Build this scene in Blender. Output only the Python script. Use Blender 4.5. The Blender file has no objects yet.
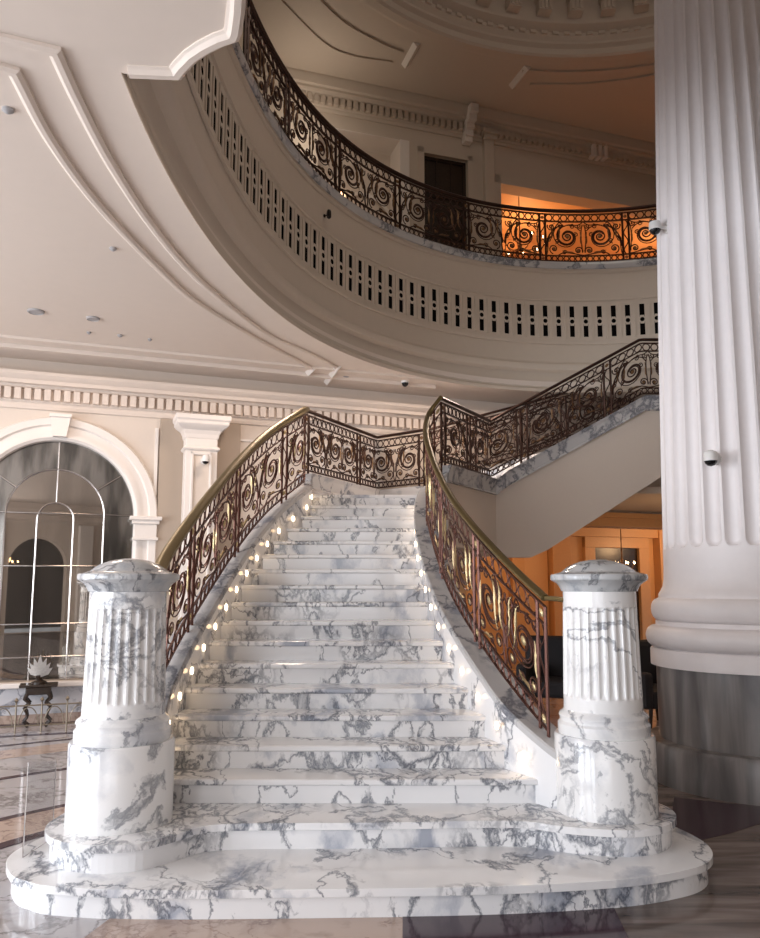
import bpy, bmesh, math, random
from mathutils import Vector, Matrix
random.seed(7)
C = bpy.context.scene.collection
PI = math.pi
# ------------------------------------------------------------------ camera geometry
TH = math.radians(7.5); F = 790.0; CX = 380.0; CY = 481.0; EYE = 1.65
def ray(x, y):
    u = (x - CX) / F; v = (CY - y) / F
    return Vector((u, math.cos(TH) - v * math.sin(TH), math.sin(TH) + v * math.cos(TH)))
def atY(x, y, Y):
    r = ray(x, y) * (Y / ray(x, y).y); return Vector((r.x, Y, EYE + r.z))
def atZ(x, y, z):
    r = ray(x, y); r = r * ((z - EYE) / r.z); return Vector((r.x, r.y, z))
# ------------------------------------------------------------------ materials
def newmat(name):
    m = bpy.data.materials.new(name); m.use_nodes = True
    nt = m.node_tree; return m, nt, nt.nodes['Principled BSDF']
def rgb(c): return (c[0], c[1], c[2], 1)
def plain(name, col, rough=.5, metal=0, bump=0, bscale=40, var=0.0, spec=.5):
    m, nt, b = newmat(name)
    b.inputs['Base Color'].default_value = rgb(col); b.inputs['Roughness'].default_value = rough
    b.inputs['Metallic'].default_value = metal; b.inputs['Specular IOR Level'].default_value = spec
    tc = nt.nodes.new('ShaderNodeTexCoord')
    nz = nt.nodes.new('ShaderNodeTexNoise'); nz.inputs['Scale'].default_value = bscale; nz.inputs['Detail'].default_value = 4
    nt.links.new(tc.outputs['Object'], nz.inputs['Vector'])
    if var > 0:
        mx = nt.nodes.new('ShaderNodeMix'); mx.data_type = 'RGBA'
        mx.inputs['A'].default_value = rgb([c * (1 - var) for c in col]); mx.inputs['B'].default_value = rgb([min(1, c * (1 + var)) for c in col])
        nt.links.new(nz.outputs['Fac'], mx.inputs['Factor']); nt.links.new(mx.outputs['Result'], b.inputs['Base Color'])
    if bump > 0:
        bp = nt.nodes.new('ShaderNodeBump'); bp.inputs['Strength'].default_value = bump; bp.inputs['Distance'].default_value = .01
        nt.links.new(nz.outputs['Fac'], bp.inputs['Height']); nt.links.new(bp.outputs['Normal'], b.inputs['Normal'])
    return m
def emit(name, col, s):
    m, nt, b = newmat(name); b.inputs['Base Color'].default_value = rgb(col)
    b.inputs['Emission Color'].default_value = rgb(col); b.inputs['Emission Strength'].default_value = s
    return m
def ramp(nt, pts):
    r = nt.nodes.new('ShaderNodeValToRGB'); e = r.color_ramp.elements
    while len(e) < len(pts): e.new(.5)
    for i, (p, c) in enumerate(pts): e[i].position = p; e[i].color = rgb(c) if not isinstance(c, (int, float)) else (c, c, c, 1)
    return r
def marble(name, base, vein, scale=1.6, amount=1.0, rough=.12, stretch=(1, 1, 1), rot=(0.5, .6, .4), cloud=(.62, .64, .68), thick=1.0):
    m, nt, b = newmat(name); N = nt.nodes.new; L = nt.links.new
    tc = N('ShaderNodeTexCoord'); oi = N('ShaderNodeObjectInfo')
    mul = N('ShaderNodeVectorMath'); mul.operation = 'MULTIPLY_ADD'
    cmb = N('ShaderNodeCombineXYZ')
    for i in range(3): L(oi.outputs['Random'], cmb.inputs[i])
    mul.inputs[1].default_value = (17, 23, 11); L(cmb.outputs[0], mul.inputs[0]); L(tc.outputs['Object'], mul.inputs[2])
    mp = N('ShaderNodeMapping'); mp.inputs['Rotation'].default_value = rot; mp.inputs['Scale'].default_value = stretch
    L(mul.outputs[0], mp.inputs['Vector'])
    # warp
    wn = N('ShaderNodeTexNoise'); wn.inputs['Scale'].default_value = scale * 1.3; wn.inputs['Detail'].default_value = 9; wn.inputs['Roughness'].default_value = .62
    L(mp.outputs[0], wn.inputs['Vector'])
    wa = N('ShaderNodeVectorMath'); wa.operation = 'MULTIPLY_ADD'; wa.inputs[1].default_value = (.7 / scale,) * 3
    L(wn.outputs['Color'], wa.inputs[0]); L(mp.outputs[0], wa.inputs[2])
    def ridge(sc, lo, dist=0, det=6):
        n = N('ShaderNodeTexNoise'); n.inputs['Scale'].default_value = sc; n.inputs['Detail'].default_value = det
        n.inputs['Distortion'].default_value = dist; L(wa.outputs[0], n.inputs['Vector'])
        s = N('ShaderNodeMath'); s.operation = 'SUBTRACT'; s.inputs[1].default_value = .5; L(n.outputs['Fac'], s.inputs[0])
        a = N('ShaderNodeMath'); a.operation = 'ABSOLUTE'; L(s.outputs[0], a.inputs[0])
        r = ramp(nt, [(0, 1.0), (lo, 0.0)]); L(a.outputs[0], r.inputs[0]); return r.outputs[0]
    r1 = ridge(scale * 1.1, .020 * thick, .6, 9); r2 = ridge(scale * 3.6, .035 * thick, .4, 7)
    vo = N('ShaderNodeTexVoronoi'); vo.feature = 'DISTANCE_TO_EDGE'; vo.inputs['Scale'].default_value = scale * 2.3
    L(wa.outputs[0], vo.inputs['Vector']); rv = ramp(nt, [(0, 1.0), (.07 * thick, 0.0)]); L(vo.outputs['Distance'], rv.inputs[0])
    mk = N('ShaderNodeTexNoise'); mk.inputs['Scale'].default_value = scale * .9; mk.inputs['Detail'].default_value = 3
    L(mul.outputs[0], mk.inputs['Vector']); rm = ramp(nt, [(.52, 0.0), (.61, 1.0)]); L(mk.outputs['Fac'], rm.inputs[0])
    def mth(op, a, b2):
        x = N('ShaderNodeMath'); x.operation = op; x.use_clamp = True
        for i, q in enumerate((a, b2)):
            if isinstance(q, (int, float)): x.inputs[i].default_value = q
            else: L(q, x.inputs[i])
        return x.outputs[0]
    net = mth('MULTIPLY', mth('MAXIMUM', rv.outputs[0], r2), rm.outputs[0])
    tot = mth('MULTIPLY', mth('MAXIMUM', mth('MULTIPLY', r1, .85), mth('MULTIPLY', net, .9)), amount)
    cl = N('ShaderNodeTexNoise'); cl.inputs['Scale'].default_value = scale * 1.7; cl.inputs['Detail'].default_value = 8
    L(wa.outputs[0], cl.inputs['Vector']); rc = ramp(nt, [(.56, 0.0), (.68, 1.0)]); L(cl.outputs['Fac'], rc.inputs[0])
    m1 = N('ShaderNodeMix'); m1.data_type = 'RGBA'; m1.inputs['A'].default_value = rgb(base); m1.inputs['B'].default_value = rgb(cloud)
    L(mth('MULTIPLY', rc.outputs[0], min(1, amount)), m1.inputs['Factor'])
    m2 = N('ShaderNodeMix'); m2.data_type = 'RGBA'; L(m1.outputs['Result'], m2.inputs['A']); m2.inputs['B'].default_value = rgb(vein)
    L(tot, m2.inputs['Factor']); L(m2.outputs['Result'], b.inputs['Base Color'])
    b.inputs['Roughness'].default_value = rough
    return m
def striped(name, c1, c2, c3, axis_scale, rough=.15, sc=2.0):
    m, nt, b = newmat(name); N = nt.nodes.new; L = nt.links.new
    tc = N('ShaderNodeTexCoord'); mp = N('ShaderNodeMapping'); mp.inputs['Scale'].default_value = axis_scale
    mp.inputs['Rotation'].default_value = (0, 0, 0)
    L(tc.outputs['Object'], mp.inputs['Vector'])
    n = N('ShaderNodeTexNoise'); n.inputs['Scale'].default_value = sc; n.inputs['Detail'].default_value = 7; n.inputs['Distortion'].default_value = .5
    L(mp.outputs[0], n.inputs['Vector']); r = ramp(nt, [(.32, c1), (.5, c2), (.66, c3)]); L(n.outputs['Fac'], r.inputs[0])
    L(r.outputs[0], b.inputs['Base Color']); b.inputs['Roughness'].default_value = rough
    return m
M = {}
M['marble'] = marble('white_marble', (.83, .83, .84), (.075, .09, .125), 1.12, 1.0, .10, (1.5, 1.0, 1.0), cloud=(.40, .43, .50))
M['marble_newel'] = marble('newel_marble', (.86, .86, .86), (.13, .145, .18), 1.1, .9, .14, cloud=(.58, .60, .64), thick=.8)
M['marble_cap'] = marble('cap_marble', (.52, .53, .54), (.08, .09, .11), 1.9, 1.0, .14, (1.6, 1.6, .8), cloud=(.35, .38, .42), thick=1.3)
M['marble_band'] = marble('coping_marble', (.55, .54, .54), (.10, .11, .14), 1.6, 1.0, .12, cloud=(.30, .32, .37), thick=1.6)
M['plaster'] = plain('cream_plaster', (.71, .62, .54), .6, 0, .04, 30, .02)
M['plaster_ceil'] = plain('ceiling_plaster', (.74, .64, .56), .65, 0, .03, 8, .02)
M['plaster_drum_shade'] = plain('drum_shade_plaster', (.62, .53, .44), .6, 0, .03, 12, .03)  # same cream as the ceiling, darkened: the drum's shade is in the colour
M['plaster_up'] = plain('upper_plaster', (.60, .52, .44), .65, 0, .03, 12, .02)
M['plaster_white'] = plain('white_trim_paint', (.82, .76, .71), .45, 0, 0, 30, .02)
M['recess'] = plain('taupe_recess_paint', (.42, .34, .27), .6)
M['column'] = plain('column_paint', (.84, .79, .785), .45, 0, .05, 14, .03)
M['iron'] = plain('bronze_iron', (.115, .05, .038), .32, .75, .1, 60, .25)
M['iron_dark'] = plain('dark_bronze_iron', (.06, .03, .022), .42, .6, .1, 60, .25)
M['gold'] = plain('gilt', (.60, .48, .27), .36, .9, .3, 80, .2)
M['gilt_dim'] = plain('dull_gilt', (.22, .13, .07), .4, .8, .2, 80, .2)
M['brass'] = plain('antique_brass', (.19, .14, .06), .40, .75, .05, 50, .15)
M['old_brass'] = plain('dull_brass', (.24, .20, .15), .4, .7)
M['silver'] = plain('aged_silver', (.40, .38, .36), .3, .9, .3, 60, .4)
M['chrome'] = plain('polished_steel', (.50, .47, .45), .2, 1)
M['black'] = plain('black_gloss', (.008, .008, .009), .2)
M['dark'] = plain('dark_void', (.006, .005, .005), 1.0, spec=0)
M['darkwood'] = plain('dark_wood', (.03, .018, .012), .25, 0, .1, 20, .3)
M['white_plastic'] = plain('white_plastic', (.78, .76, .74), .35)
M['grey_plastic'] = plain('grey_plastic', (.38, .36, .36), .5)
M['fabric'] = plain('dark_upholstery', (.02, .018, .022), .7, 0, .3, 90, .2)
M['orange_wall'] = plain('amber_painted_wall', (.70, .43, .22), .55, 0, .03, 20, .04)
M['orange_trim'] = plain('amber_wood_trim', (.62, .36, .17), .4, 0, .05, 30, .08)
M['column_grey'] = striped('grey_striped_marble', (.09, .085, .09), (.20, .19, .19), (.33, .31, .30), (5, 5, .7), .3, 1.1)
M['floor_grey'] = striped('grey_brown_striped_marble', (.075, .058, .05), (.16, .125, .11), (.27, .22, .20), (.9, 6, 1), .1, 1.2)
M['floor_plum'] = plain('plum_marble', (.055, .03, .042), .1, 0, 0, 5, .25)
M['floor_white'] = marble('floor_white_marble', (.44, .42, .43), (.12, .10, .10), 1.6, .9, .08, cloud=(.30, .27, .26))
M['floor_beige'] = marble('floor_beige_marble', (.48, .37, .31), (.20, .12, .10), 3.0, .8, .1, cloud=(.34, .25, .21))
M['dado'] = marble('dado_marble', (.55, .55, .58), (.12, .13, .17), 2.2, 1.0, .15, cloud=(.32, .34, .38))
def mirror_mat(name, col, rough, streak):
    m, nt, b = newmat(name); N = nt.nodes.new; L = nt.links.new
    tc = N('ShaderNodeTexCoord'); mp = N('ShaderNodeMapping'); mp.inputs['Scale'].default_value = (3, 3, .6); mp.inputs['Rotation'].default_value = (0, .6, 0)
    L(tc.outputs['Object'], mp.inputs[0]); n = N('ShaderNodeTexNoise'); n.inputs['Scale'].default_value = 1.5; n.inputs['Detail'].default_value = 6
    L(mp.outputs[0], n.inputs['Vector']); r = ramp(nt, [(.4, [c * (1 - streak) for c in col]), (.6, col)]); L(n.outputs['Fac'], r.inputs[0])
    L(r.outputs[0], b.inputs['Base Color']); b.inputs['Metallic'].default_value = .92; b.inputs['Roughness'].default_value = rough
    return m
M['mirror'] = mirror_mat('tinted_mirror', (.42, .375, .33), .015, .15)
M['mirror_antique'] = mirror_mat('antique_mirror', (.42, .41, .39), .12, .6)
M['step_lamp'] = emit('step_lamp_glow', (1.0, .80, .56), 7)
M['bulb'] = emit('warm_bulb', (1.0, .68, .36), 30)
M['lamp_cool'] = emit('downlight_glow', (1.0, .9, .8), 2)
mg, ntg, bg = newmat('clear_acrylic'); bg.inputs['Transmission Weight'].default_value = 1; bg.inputs['Roughness'].default_value = 0; bg.inputs['IOR'].default_value = 1.12
M['acrylic'] = mg
mg, ntg, bg = newmat('window_glass'); bg.inputs['Transmission Weight'].default_value = 1; bg.inputs['Roughness'].default_value = 0; bg.inputs['IOR'].default_value = 1.05
M['glass'] = mg
# ------------------------------------------------------------------ mesh helpers
class MB:
    def __init__(s): s.v = []; s.f = []
    def add(s, vs, fs):
        o = len(s.v); s.v += [tuple(v) for v in vs]; s.f += [tuple(i + o for i in f) for f in fs]
    def box(s, a, b, mat=None):
        vs = [Vector((x, y, z)) for z in (a[2], b[2]) for y in (a[1], b[1]) for x in (a[0], b[0])]
        if mat is not None: vs = [mat @ v for v in vs]
        s.add(vs, [(0, 2, 3, 1), (4, 5, 7, 6), (0, 1, 5, 4), (2, 6, 7, 3), (0, 4, 6, 2), (1, 3, 7, 5)])
    def tube(s, pts, r, n=5, closed=False, caps=True, flat=None):
        pts = [Vector(p) for p in pts]; m = len(pts)
        if m < 2: return
        rs = r if isinstance(r, (list, tuple)) else [r] * m
        up = None; o = len(s.v); pn = (pts[m // 3] - pts[0]).cross(pts[2 * m // 3] - pts[0]).normalized() if closed else None
        for i, p in enumerate(pts):
            if closed: t = pts[(i + 1) % m] - pts[i - 1]
            else: t = pts[min(i + 1, m - 1)] - pts[max(i - 1, 0)]
            if t.length < 1e-9: t = Vector((0, 0, 1))
            t.normalize()
            if flat is not None:
                a = t.cross(Vector((0, 0, 1)))
                if a.length < 1e-4: a = Vector((1, 0, 0))
                a.normalize(); b = a.cross(t).normalized()
                for k in range(n):
                    an = 2 * PI * k / n + PI / n
                    s.v.append(tuple(p + a * (math.cos(an) * rs[i] * flat[0]) + b * (math.sin(an) * rs[i] * flat[1])))
                continue
            if closed:
                a = pn; b = t.cross(a)
                for k in range(n):
                    an = 2 * PI * k / n
                    s.v.append(tuple(p + (a * math.cos(an) + b * math.sin(an)) * rs[i]))
                continue
            if up is None:
                up = Vector((0, 0, 1)) if abs(t.z) < .9 else Vector((1, 0, 0))
            a = up - t * up.dot(t)
            if a.length < 1e-5: a = Vector((1, 0, 0)) - t * t.x
            a.normalize(); b = t.cross(a); up = a
            for k in range(n):
                an = 2 * PI * k / n
                s.v.append(tuple(p + (a * math.cos(an) + b * math.sin(an)) * rs[i]))
        for i in range(m if closed else m - 1):
            j = (i + 1) % m
            for k in range(n):
                l = (k + 1) % n
                s.f.append((o + i * n + k, o + i * n + l, o + j * n + l, o + j * n + k))
        if not closed and caps:
            s.f.append(tuple(o + k for k in reversed(range(n)))); s.f.append(tuple(o + (m - 1) * n + k for k in range(n)))
    def lathe(s, prof, n=32, c=(0, 0, 0), mod=None, caps=True):
        o = len(s.v)
        for (r, z) in prof:
            for k in range(n):
                a = 2 * PI * k / n
                rr = r if mod is None else r - mod(a, z)
                s.v.append((c[0] + rr * math.cos(a), c[1] + rr * math.sin(a), c[2] + z))
        for i in range(len(prof) - 1):
            for k in range(n):
                l = (k + 1) % n
                s.f.append((o + i * n + k, o + i * n + l, o + (i + 1) * n + l, o + (i + 1) * n + k))
        if caps:
            s.f.append(tuple(o + k for k in reversed(range(n)))); e = (len(prof) - 1) * n
            s.f.append(tuple(o + e + k for k in range(n)))
    def slab(s, outer, z0, z1, holes=(), mat=None):
        bm = bmesh.new(); es = []
        for lp in [outer] + list(holes):
            vs = [bm.verts.new((p[0], p[1], 0)) for p in lp]
            for i in range(len(vs)): es.append(bm.edges.new((vs[i - 1], vs[i])))
        bmesh.ops.triangle_fill(bm, use_beauty=True, use_dissolve=False, edges=es)
        bm.verts.index_update(); n = len(bm.verts)
        T = (lambda v: mat @ v) if mat is not None else (lambda v: v)
        base = [v.co.copy() for v in bm.verts]
        vs = [T(Vector((p.x, p.y, z0))) for p in base] + [T(Vector((p.x, p.y, z1))) for p in base]
        fs = []
        for f in bm.faces:
            ix = [v.index for v in f.verts]
            fs.append(tuple(reversed(ix))); fs.append(tuple(i + n for i in ix))
        for e in bm.edges:
            if len(e.link_faces) == 1:
                a, b = e.verts[0].index, e.verts[1].index; fs.append((a, b, b + n, a + n))
        bm.free(); s.add(vs, fs)
    def sweep(s, path, prof, closed=False, caps=True):
        """profile (offset to the left of the travel direction, dz) swept along a plan path"""
        P = [Vector(p) if len(p) == 3 else Vector((p[0], p[1], 0)) for p in path]; m = len(P); n = len(prof); o = len(s.v)
        for i, p in enumerate(P):
            if closed: d0 = P[i] - P[i - 1]; d1 = P[(i + 1) % m] - P[i]
            else:
                d1 = P[i + 1] - P[i] if i < m - 1 else P[i] - P[i - 1]; d0 = P[i] - P[i - 1] if i > 0 else d1
            a = Vector((-d0.y, d0.x)).normalized(); b = Vector((-d1.y, d1.x)).normalized()
            nn = (a + b); nn = nn.normalized() if nn.length > 1e-6 else a
            k = 1 / max(.35, nn.dot(a))
            for (off, dz) in prof: s.v.append((p.x + nn.x * off * k, p.y + nn.y * off * k, p.z + dz))
        for i in range(m if closed else m - 1):
            j = (i + 1) % m
            for q in range(n):
                r = (q + 1) % n
                s.f.append((o + i * n + q, o + i * n + r, o + j * n + r, o + j * n + q))
        if not closed and caps:
            s.f.append(tuple(o + q for q in range(n))); s.f.append(tuple(o + (m - 1) * n + q for q in reversed(range(n))))
    def build(s, name, mat, parent=None, smooth=False, bevel=0, recalc=True):
        me = bpy.data.meshes.new(name); me.from_pydata(s.v, [], s.f)
        if recalc:
            bm = bmesh.new(); bm.from_mesh(me); bmesh.ops.recalc_face_normals(bm, faces=bm.faces); bm.to_mesh(me); bm.free()
        me.materials.append(M[mat] if isinstance(mat, str) else mat)
        o = bpy.data.objects.new(name, me); C.objects.link(o)
        if parent is not None:
            o.parent = parent
            o.matrix_parent_inverse = parent_inv(parent)
        if smooth:
            for p in me.polygons: p.use_smooth = True
            me.set_sharp_from_angle(angle=math.radians(38))
        if bevel:
            b = o.modifiers.new('bevel', 'BEVEL'); b.width = bevel; b.segments = 2; b.limit_method = 'ANGLE'
        return o
def world_of(o):
    m = o.matrix_basis.copy()
    if o.parent is not None: m = world_of(o.parent) @ o.matrix_parent_inverse @ m
    return m
def parent_inv(p): return world_of(p).inverted()      # parts are modelled in world coordinates
def tag(o, label=None, cat=None, group=None, kind=None):
    if label: o['label'] = label
    if cat: o['category'] = cat
    if group: o['group'] = group
    if kind: o['kind'] = kind
    return o
def thing(name, loc, label, cat, group=None, rot=None):
    o = bpy.data.objects.new(name, None); o.empty_display_size = .1; C.objects.link(o); o.location = loc
    if rot: o.rotation_euler = rot
    return tag(o, label, cat, group)
def struct(name, mb, mat, **k):
    return tag(mb.build(name, mat, **k), kind='structure')
def crom(pts, n):
    """Catmull-Rom through 3-D points, n samples per span"""
    P = [Vector(p) for p in pts]; out = []
    for i in range(len(P) - 1):
        p0 = P[i - 1] if i > 0 else P[i] * 2 - P[i + 1]; p1 = P[i]; p2 = P[i + 1]
        p3 = P[i + 2] if i + 2 < len(P) else P[i + 1] * 2 - P[i]
        for j in range(n):
            t = j / n
            out.append(.5 * ((2 * p1) + (p2 - p0) * t + (2 * p0 - 5 * p1 + 4 * p2 - p3) * t * t + (3 * p1 - p0 - 3 * p2 + p3) * t ** 3))
    out.append(P[-1]); return out
def interp(tab, x):
    if x <= tab[0][0]:
        a, b = tab[0], tab[1]
    elif x >= tab[-1][0]:
        a, b = tab[-2], tab[-1]
    else:
        for a, b in zip(tab, tab[1:]):
            if a[0] <= x <= b[0]: break
    return a[1] + (b[1] - a[1]) * (x - a[0]) / (b[0] - a[0])

# ================================================================== GRAND STAIR
def Yk(k): return 4.30 + .272 * k
NST = 18
Lpx = [(3, 177, 779), (5, 183, 715), (7, 197, 663), (8, 203.5, 641), (9, 212.5, 620), (10, 222, 603), (11, 233, 584.6), (12, 246, 568),
       (13, 255, 555), (14, 265, 541), (15, 275, 529), (16, 287, 518), (17, 298, 506), (18, 308, 494)]
Rpx = [(3, 537, 781), (4, 511, 748), (5, 488.6, 714), (6, 469, 689), (7, 454, 663), (8, 445, 641), (9, 432, 621)]
LT = [(k, atY(x, y, Yk(k)).x) for k, x, y in Lpx]
RT = [(k, atY(x, y, Yk(k)).x) for k, x, y in Rpx] + [(11, .375), (13, .32), (15, .335), (16.5, .42), (18, .56)]
def smoothtab(t):
    P = crom([(a, b, 0) for a, b in t], 6); return [(p.x, p.y) for p in P]
LT = smoothtab(LT); RT = smoothtab(RT)
CURB = .22; RH = .88; RL_ = .80
stair = thing('staircase', (0, 4.8, 0), 'grand white marble staircase with grey veins, rising between the two stone newel posts', 'staircase')
def outline_slab(outline, z0, z1, parent, nose=.03, tname='tread', rname='riser'):
    t = MB(); t.slab(outline, z1 - .04, z1); o1 = t.build(tname, 'marble', parent, bevel=.012)
    c = Vector((sum(p[0] for p in outline), sum(p[1] for p in outline), 0)) / len(outline)
    n = len(outline); ins = []
    for i in range(n):
        a = Vector(outline[i - 1][:2]); b = Vector(outline[i][:2]); d = Vector(outline[(i + 1) % n][:2])
        n1 = Vector((-(b - a).y, (b - a).x)).normalized(); n2 = Vector((-(d - b).y, (d - b).x)).normalized()
        nn = (n1 + n2)
        nn = nn.normalized() if nn.length > 1e-5 else n1
        ins.append(tuple(b + nn * nose))
    r = MB(); r.slab(ins, z0, z1 - .04); r.build(rname, 'marble', parent)
def arcp(cx, cy, r, a0, a1, n):
    return [(cx + r * math.cos(math.radians(a0 + (a1 - a0) * i / n)), cy + r * math.sin(math.radians(a0 + (a1 - a0) * i / n))) for i in range(n + 1)]
# counter-clockwise outlines seen from above (front edge runs left to right)
p1f = [(-1.80, 5.45), (-1.98, 5.1), (-2.07, 4.8), (-2.054, 4.58), (-1.93, 4.365), (-1.815, 4.275), (-1.648, 4.20), (-1.141, 4.145), (-.15, 4.165), (.603, 4.20), (1.235, 4.29), (1.608, 4.42), (1.80, 4.56), (1.895, 4.75), (1.90, 4.98), (1.80, 5.3), (1.6, 5.6)]
p1 = [(p.x, p.y) for p in crom([(a, b, 0) for a, b in p1f], 5)]
outline_slab(p1, 0, .15, stair)
p2f = [(-1.75, 5.5), (-1.86, 5.2)] + arcp(-1.46, 4.78, .44, 170, 300, 8) + [(-1.10, 4.55), (-1.0, 4.67), (-.85, 4.72), (-.5, 4.735), (0, 4.745), (.6, 4.78), (.85, 4.765), (1.0, 4.69), (1.12, 4.645)] + arcp(1.36, 5.01, .41, 262, 385, 7) + [(1.66, 5.5)]
p2 = [(p.x, p.y) for p in crom([(a, b, 0) for a, b in p2f], 3)]
outline_slab(p2, .15, .30, stair)
for k in range(3, NST + 1):
    z1 = .15 * k; y0 = Yk(k); y1 = Yk(k + 1) + .06
    if k == NST:
        ol = [(interp(LT, 18) - .08, y0), (interp(RT, 18) + .1, y0), (1.50, 10.35), (.75, 11.0), (-.02, 11.05)]
        ol = [ol[0]] + ol[1:]
    else:
        xl0, xl1 = interp(LT, k) - .1, interp(LT, k + 1) - .1
        xr0, xr1 = interp(RT, k) + .1, interp(RT, k + 1) + .1
        nn = 6
        ol = [(xl0 + (xr0 - xl0) * i / nn, y0 + .015 * (abs(i - nn / 2) / (nn / 2)) ** 2) for i in range(nn + 1)] + [(xr1, y1), (xl1, y1)]
    outline_slab(ol, .15 * (k - 1) - (.12 if k > 3 else 0), z1, stair, tname='landing_slab' if k == NST else 'tread')
# handrail control points read on the photograph, solved on the pitch of the stair
def solve(px, py):
    r = ray(px, py); m = r.z / r.y; a = EYE - CURB - RH
    k = (a + 4.30 * m) / (.15 - .272 * m); Y = Yk(k); return k, r.x / r.y * Y
LR = [solve(*p) for p in ((170, 550), (200, 508), (240, 460), (270, 432), (303, 411))]
RR = [solve(*p) for p in ((545, 598), (520, 575), (495, 550), (470, 522), (450, 495), (435, 465), (426, 435), (429, 414), (440, 397))]
lefttab = sorted(LR); righttab = sorted(RR)
def stair_pt(k, X): return Vector((X, Yk(k), .15 * k + CURB))
ZL = .15 * 18 + CURB                                     # level of the kerb round the landing
def land(px, py): p = atZ(px, py, ZL + RH); return Vector((p.x, p.y, ZL + RH - RL_))
kL = [(3.1, -1.50), (4.3, -1.52)] + [(k, x) for k, x in lefttab if k > 4.5 and k < 17.3]
cornerL = land(305, 410); cornerB = land(377, 437.5); cornerC = land(424, 430); cornerR = land(441, 397); cornerS = land(490, 420)
pathL = crom([stair_pt(k, x) for k, x in kL] + [Vector((cornerL.x, cornerL.y, ZL))], 8)
kR = [(k, x) for k, x in righttab if k < 17.2]
cR0 = Vector((cornerR.x, cornerR.y, ZL))
pathR = crom([stair_pt(k, x) for k, x in kR] + [cR0], 8)
print('rail k', kL, kR)
# stringer walls with coping
def stringer(path, side, parent, inner=.12, outer=.12, drop=.95):
    i0, o0 = (inner, outer)
    w = MB(); prof = [(-side * i0, -.045), (side * o0, -.045), (side * o0, -drop), (-side * i0, -drop)]
    P = [Vector((p.x, p.y, p.z)) for p in path]
    w.sweep(P, prof); w.build('stringer', 'marble', parent)
    c = MB(); c.sweep(P, [(-side * (i0 + .012), -.05), (-side * (i0 + .012), -.012), (-side * i0, 0), (side * o0, 0), (side * (o0 + .012), -.012), (side * (o0 + .012), -.05)])
    c.build('coping', 'marble_band', parent, smooth=False)
strL = [stair_pt(2.35, -1.50)] + pathL; strR = crom([stair_pt(2.2, 1.33), stair_pt(3.0, 1.14)] + [stair_pt(k, x) for k, x in righttab if 3.7 < k < 17.2] + [cR0], 8)
stringer(strL, 1, stair, inner=.085, outer=.11); stringer(strR, -1, stair, inner=.12, outer=.10)
# step lamps in the stringers
def lamp_disc(p, n, r=.027):
    mb = MB(); n = n.normalized(); a = n.cross(Vector((0, 0, 1))).normalized(); b = a.cross(n)
    ring = [p + n * .006 + a * (r * math.cos(t * PI / 6)) + b * (r * math.sin(t * PI / 6)) for t in range(12)]
    back = [q - n * .02 for q in ring]
    mb.add(ring + back, [tuple(range(12))] + [(i, (i + 1) % 12, 12 + (i + 1) % 12, 12 + i) for i in range(12)])
    o = mb.build('step_lamp', 'step_lamp', stair)
def path_at_y(path, Y):
    for a, b in zip(path, path[1:]):
        if (a.y - Y) * (b.y - Y) <= 0 and abs(a.y - b.y) > 1e-6:
            t = (Y - a.y) / (b.y - a.y); d = (b - a).normalized(); return a + (b - a) * t, d
    return None
for k in range(3, 18):
    for path, sd, inn in ((pathL, 1, .085), (pathR, -1, .12)):
        q = path_at_y(path, Yk(k) + .16)
        if not q: continue
        p, d = q; nrm = Vector((d.y, -d.x, 0)).normalized() * sd
        z = .15 * k + .11
        pos = Vector((p.x, p.y, z)) + nrm * (inn + .001)
        lamp_disc(pos, nrm)
        ld = bpy.data.lights.new('step_light', 'POINT'); ld.energy = .09; ld.color = (1, .66, .36); ld.shadow_soft_size = .02
        lo = bpy.data.objects.new('step_light', ld); C.objects.link(lo); lo.location = pos + nrm * .05

# ------------------------------------------------------------------ newel posts
def newel(cx, cy, label, z0=.30, seed=0):
    t = thing('newel_post', (cx, cy, z0), label, 'newel post', 'stone newel posts at the foot of the stair')
    c = (cx, cy, 0); s = 1.0
    b = MB(); b.lathe([(.299, z0 - .0), (.299, z0 + .44), (.291, z0 + .455), (.275, z0 + .455)], 56, c); b.build('base_drum', 'marble_newel', t, smooth=True)
    g = MB(); g.lathe([(.272, .755), (.275, .765), (.275, .815), (.262, .83), (.262, .845), (.268, .86), (.262, .875), (.245, .885), (.236, .90)], 56, c)
    g.build('base_moulding', 'marble_newel', t, smooth=True)
    nf = 26
    def mod(a, z):
        ph = (a * nf / (2 * PI)) % 1.0; x = abs(ph - .5) * 2
        if x > .72: return 0
        d = .016 * math.sqrt(max(0, 1 - (x / .72) ** 2))
        lo, hi, e = .975, 1.515, .03
        if z < lo or z > hi: return 0
        q = min(1, (z - lo) / e, (hi - z) / e)
        return d * math.sqrt(max(0, q))
    zs = [.89, .96, .974, .98, .985, .995, 1.006, 1.1, 1.2, 1.3, 1.4, 1.485, 1.495, 1.505, 1.51, 1.516, 1.54, 1.615]
    sh = MB(); sh.lathe([(.237 - .016 * (z - .89) / .72, z) for z in zs], nf * 10, c, mod); sh.build('fluted_shaft', 'marble_newel', t, smooth=True)
    cp = MB(); cp.lathe([(.222, 1.610), (.232, 1.613), (.236, 1.625), (.246, 1.645), (.262, 1.662), (.285, 1.675), (.294, 1.682), (.297, 1.70), (.292, 1.715), (.265, 1.722),
                         (.232, 1.730), (.222, 1.737), (.196, 1.758), (.16, 1.778), (.115, 1.795), (.06, 1.806), (.01, 1.809)], 56, c)
    cp.build('domed_cap', 'marble_cap', t, smooth=True)
    return t
newel(-1.512, 4.80, 'fluted white marble newel post at the left foot of the stair')
newel(1.372, 5.00, 'fluted white marble newel post at the right foot of the stair, beside the big column')

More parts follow.
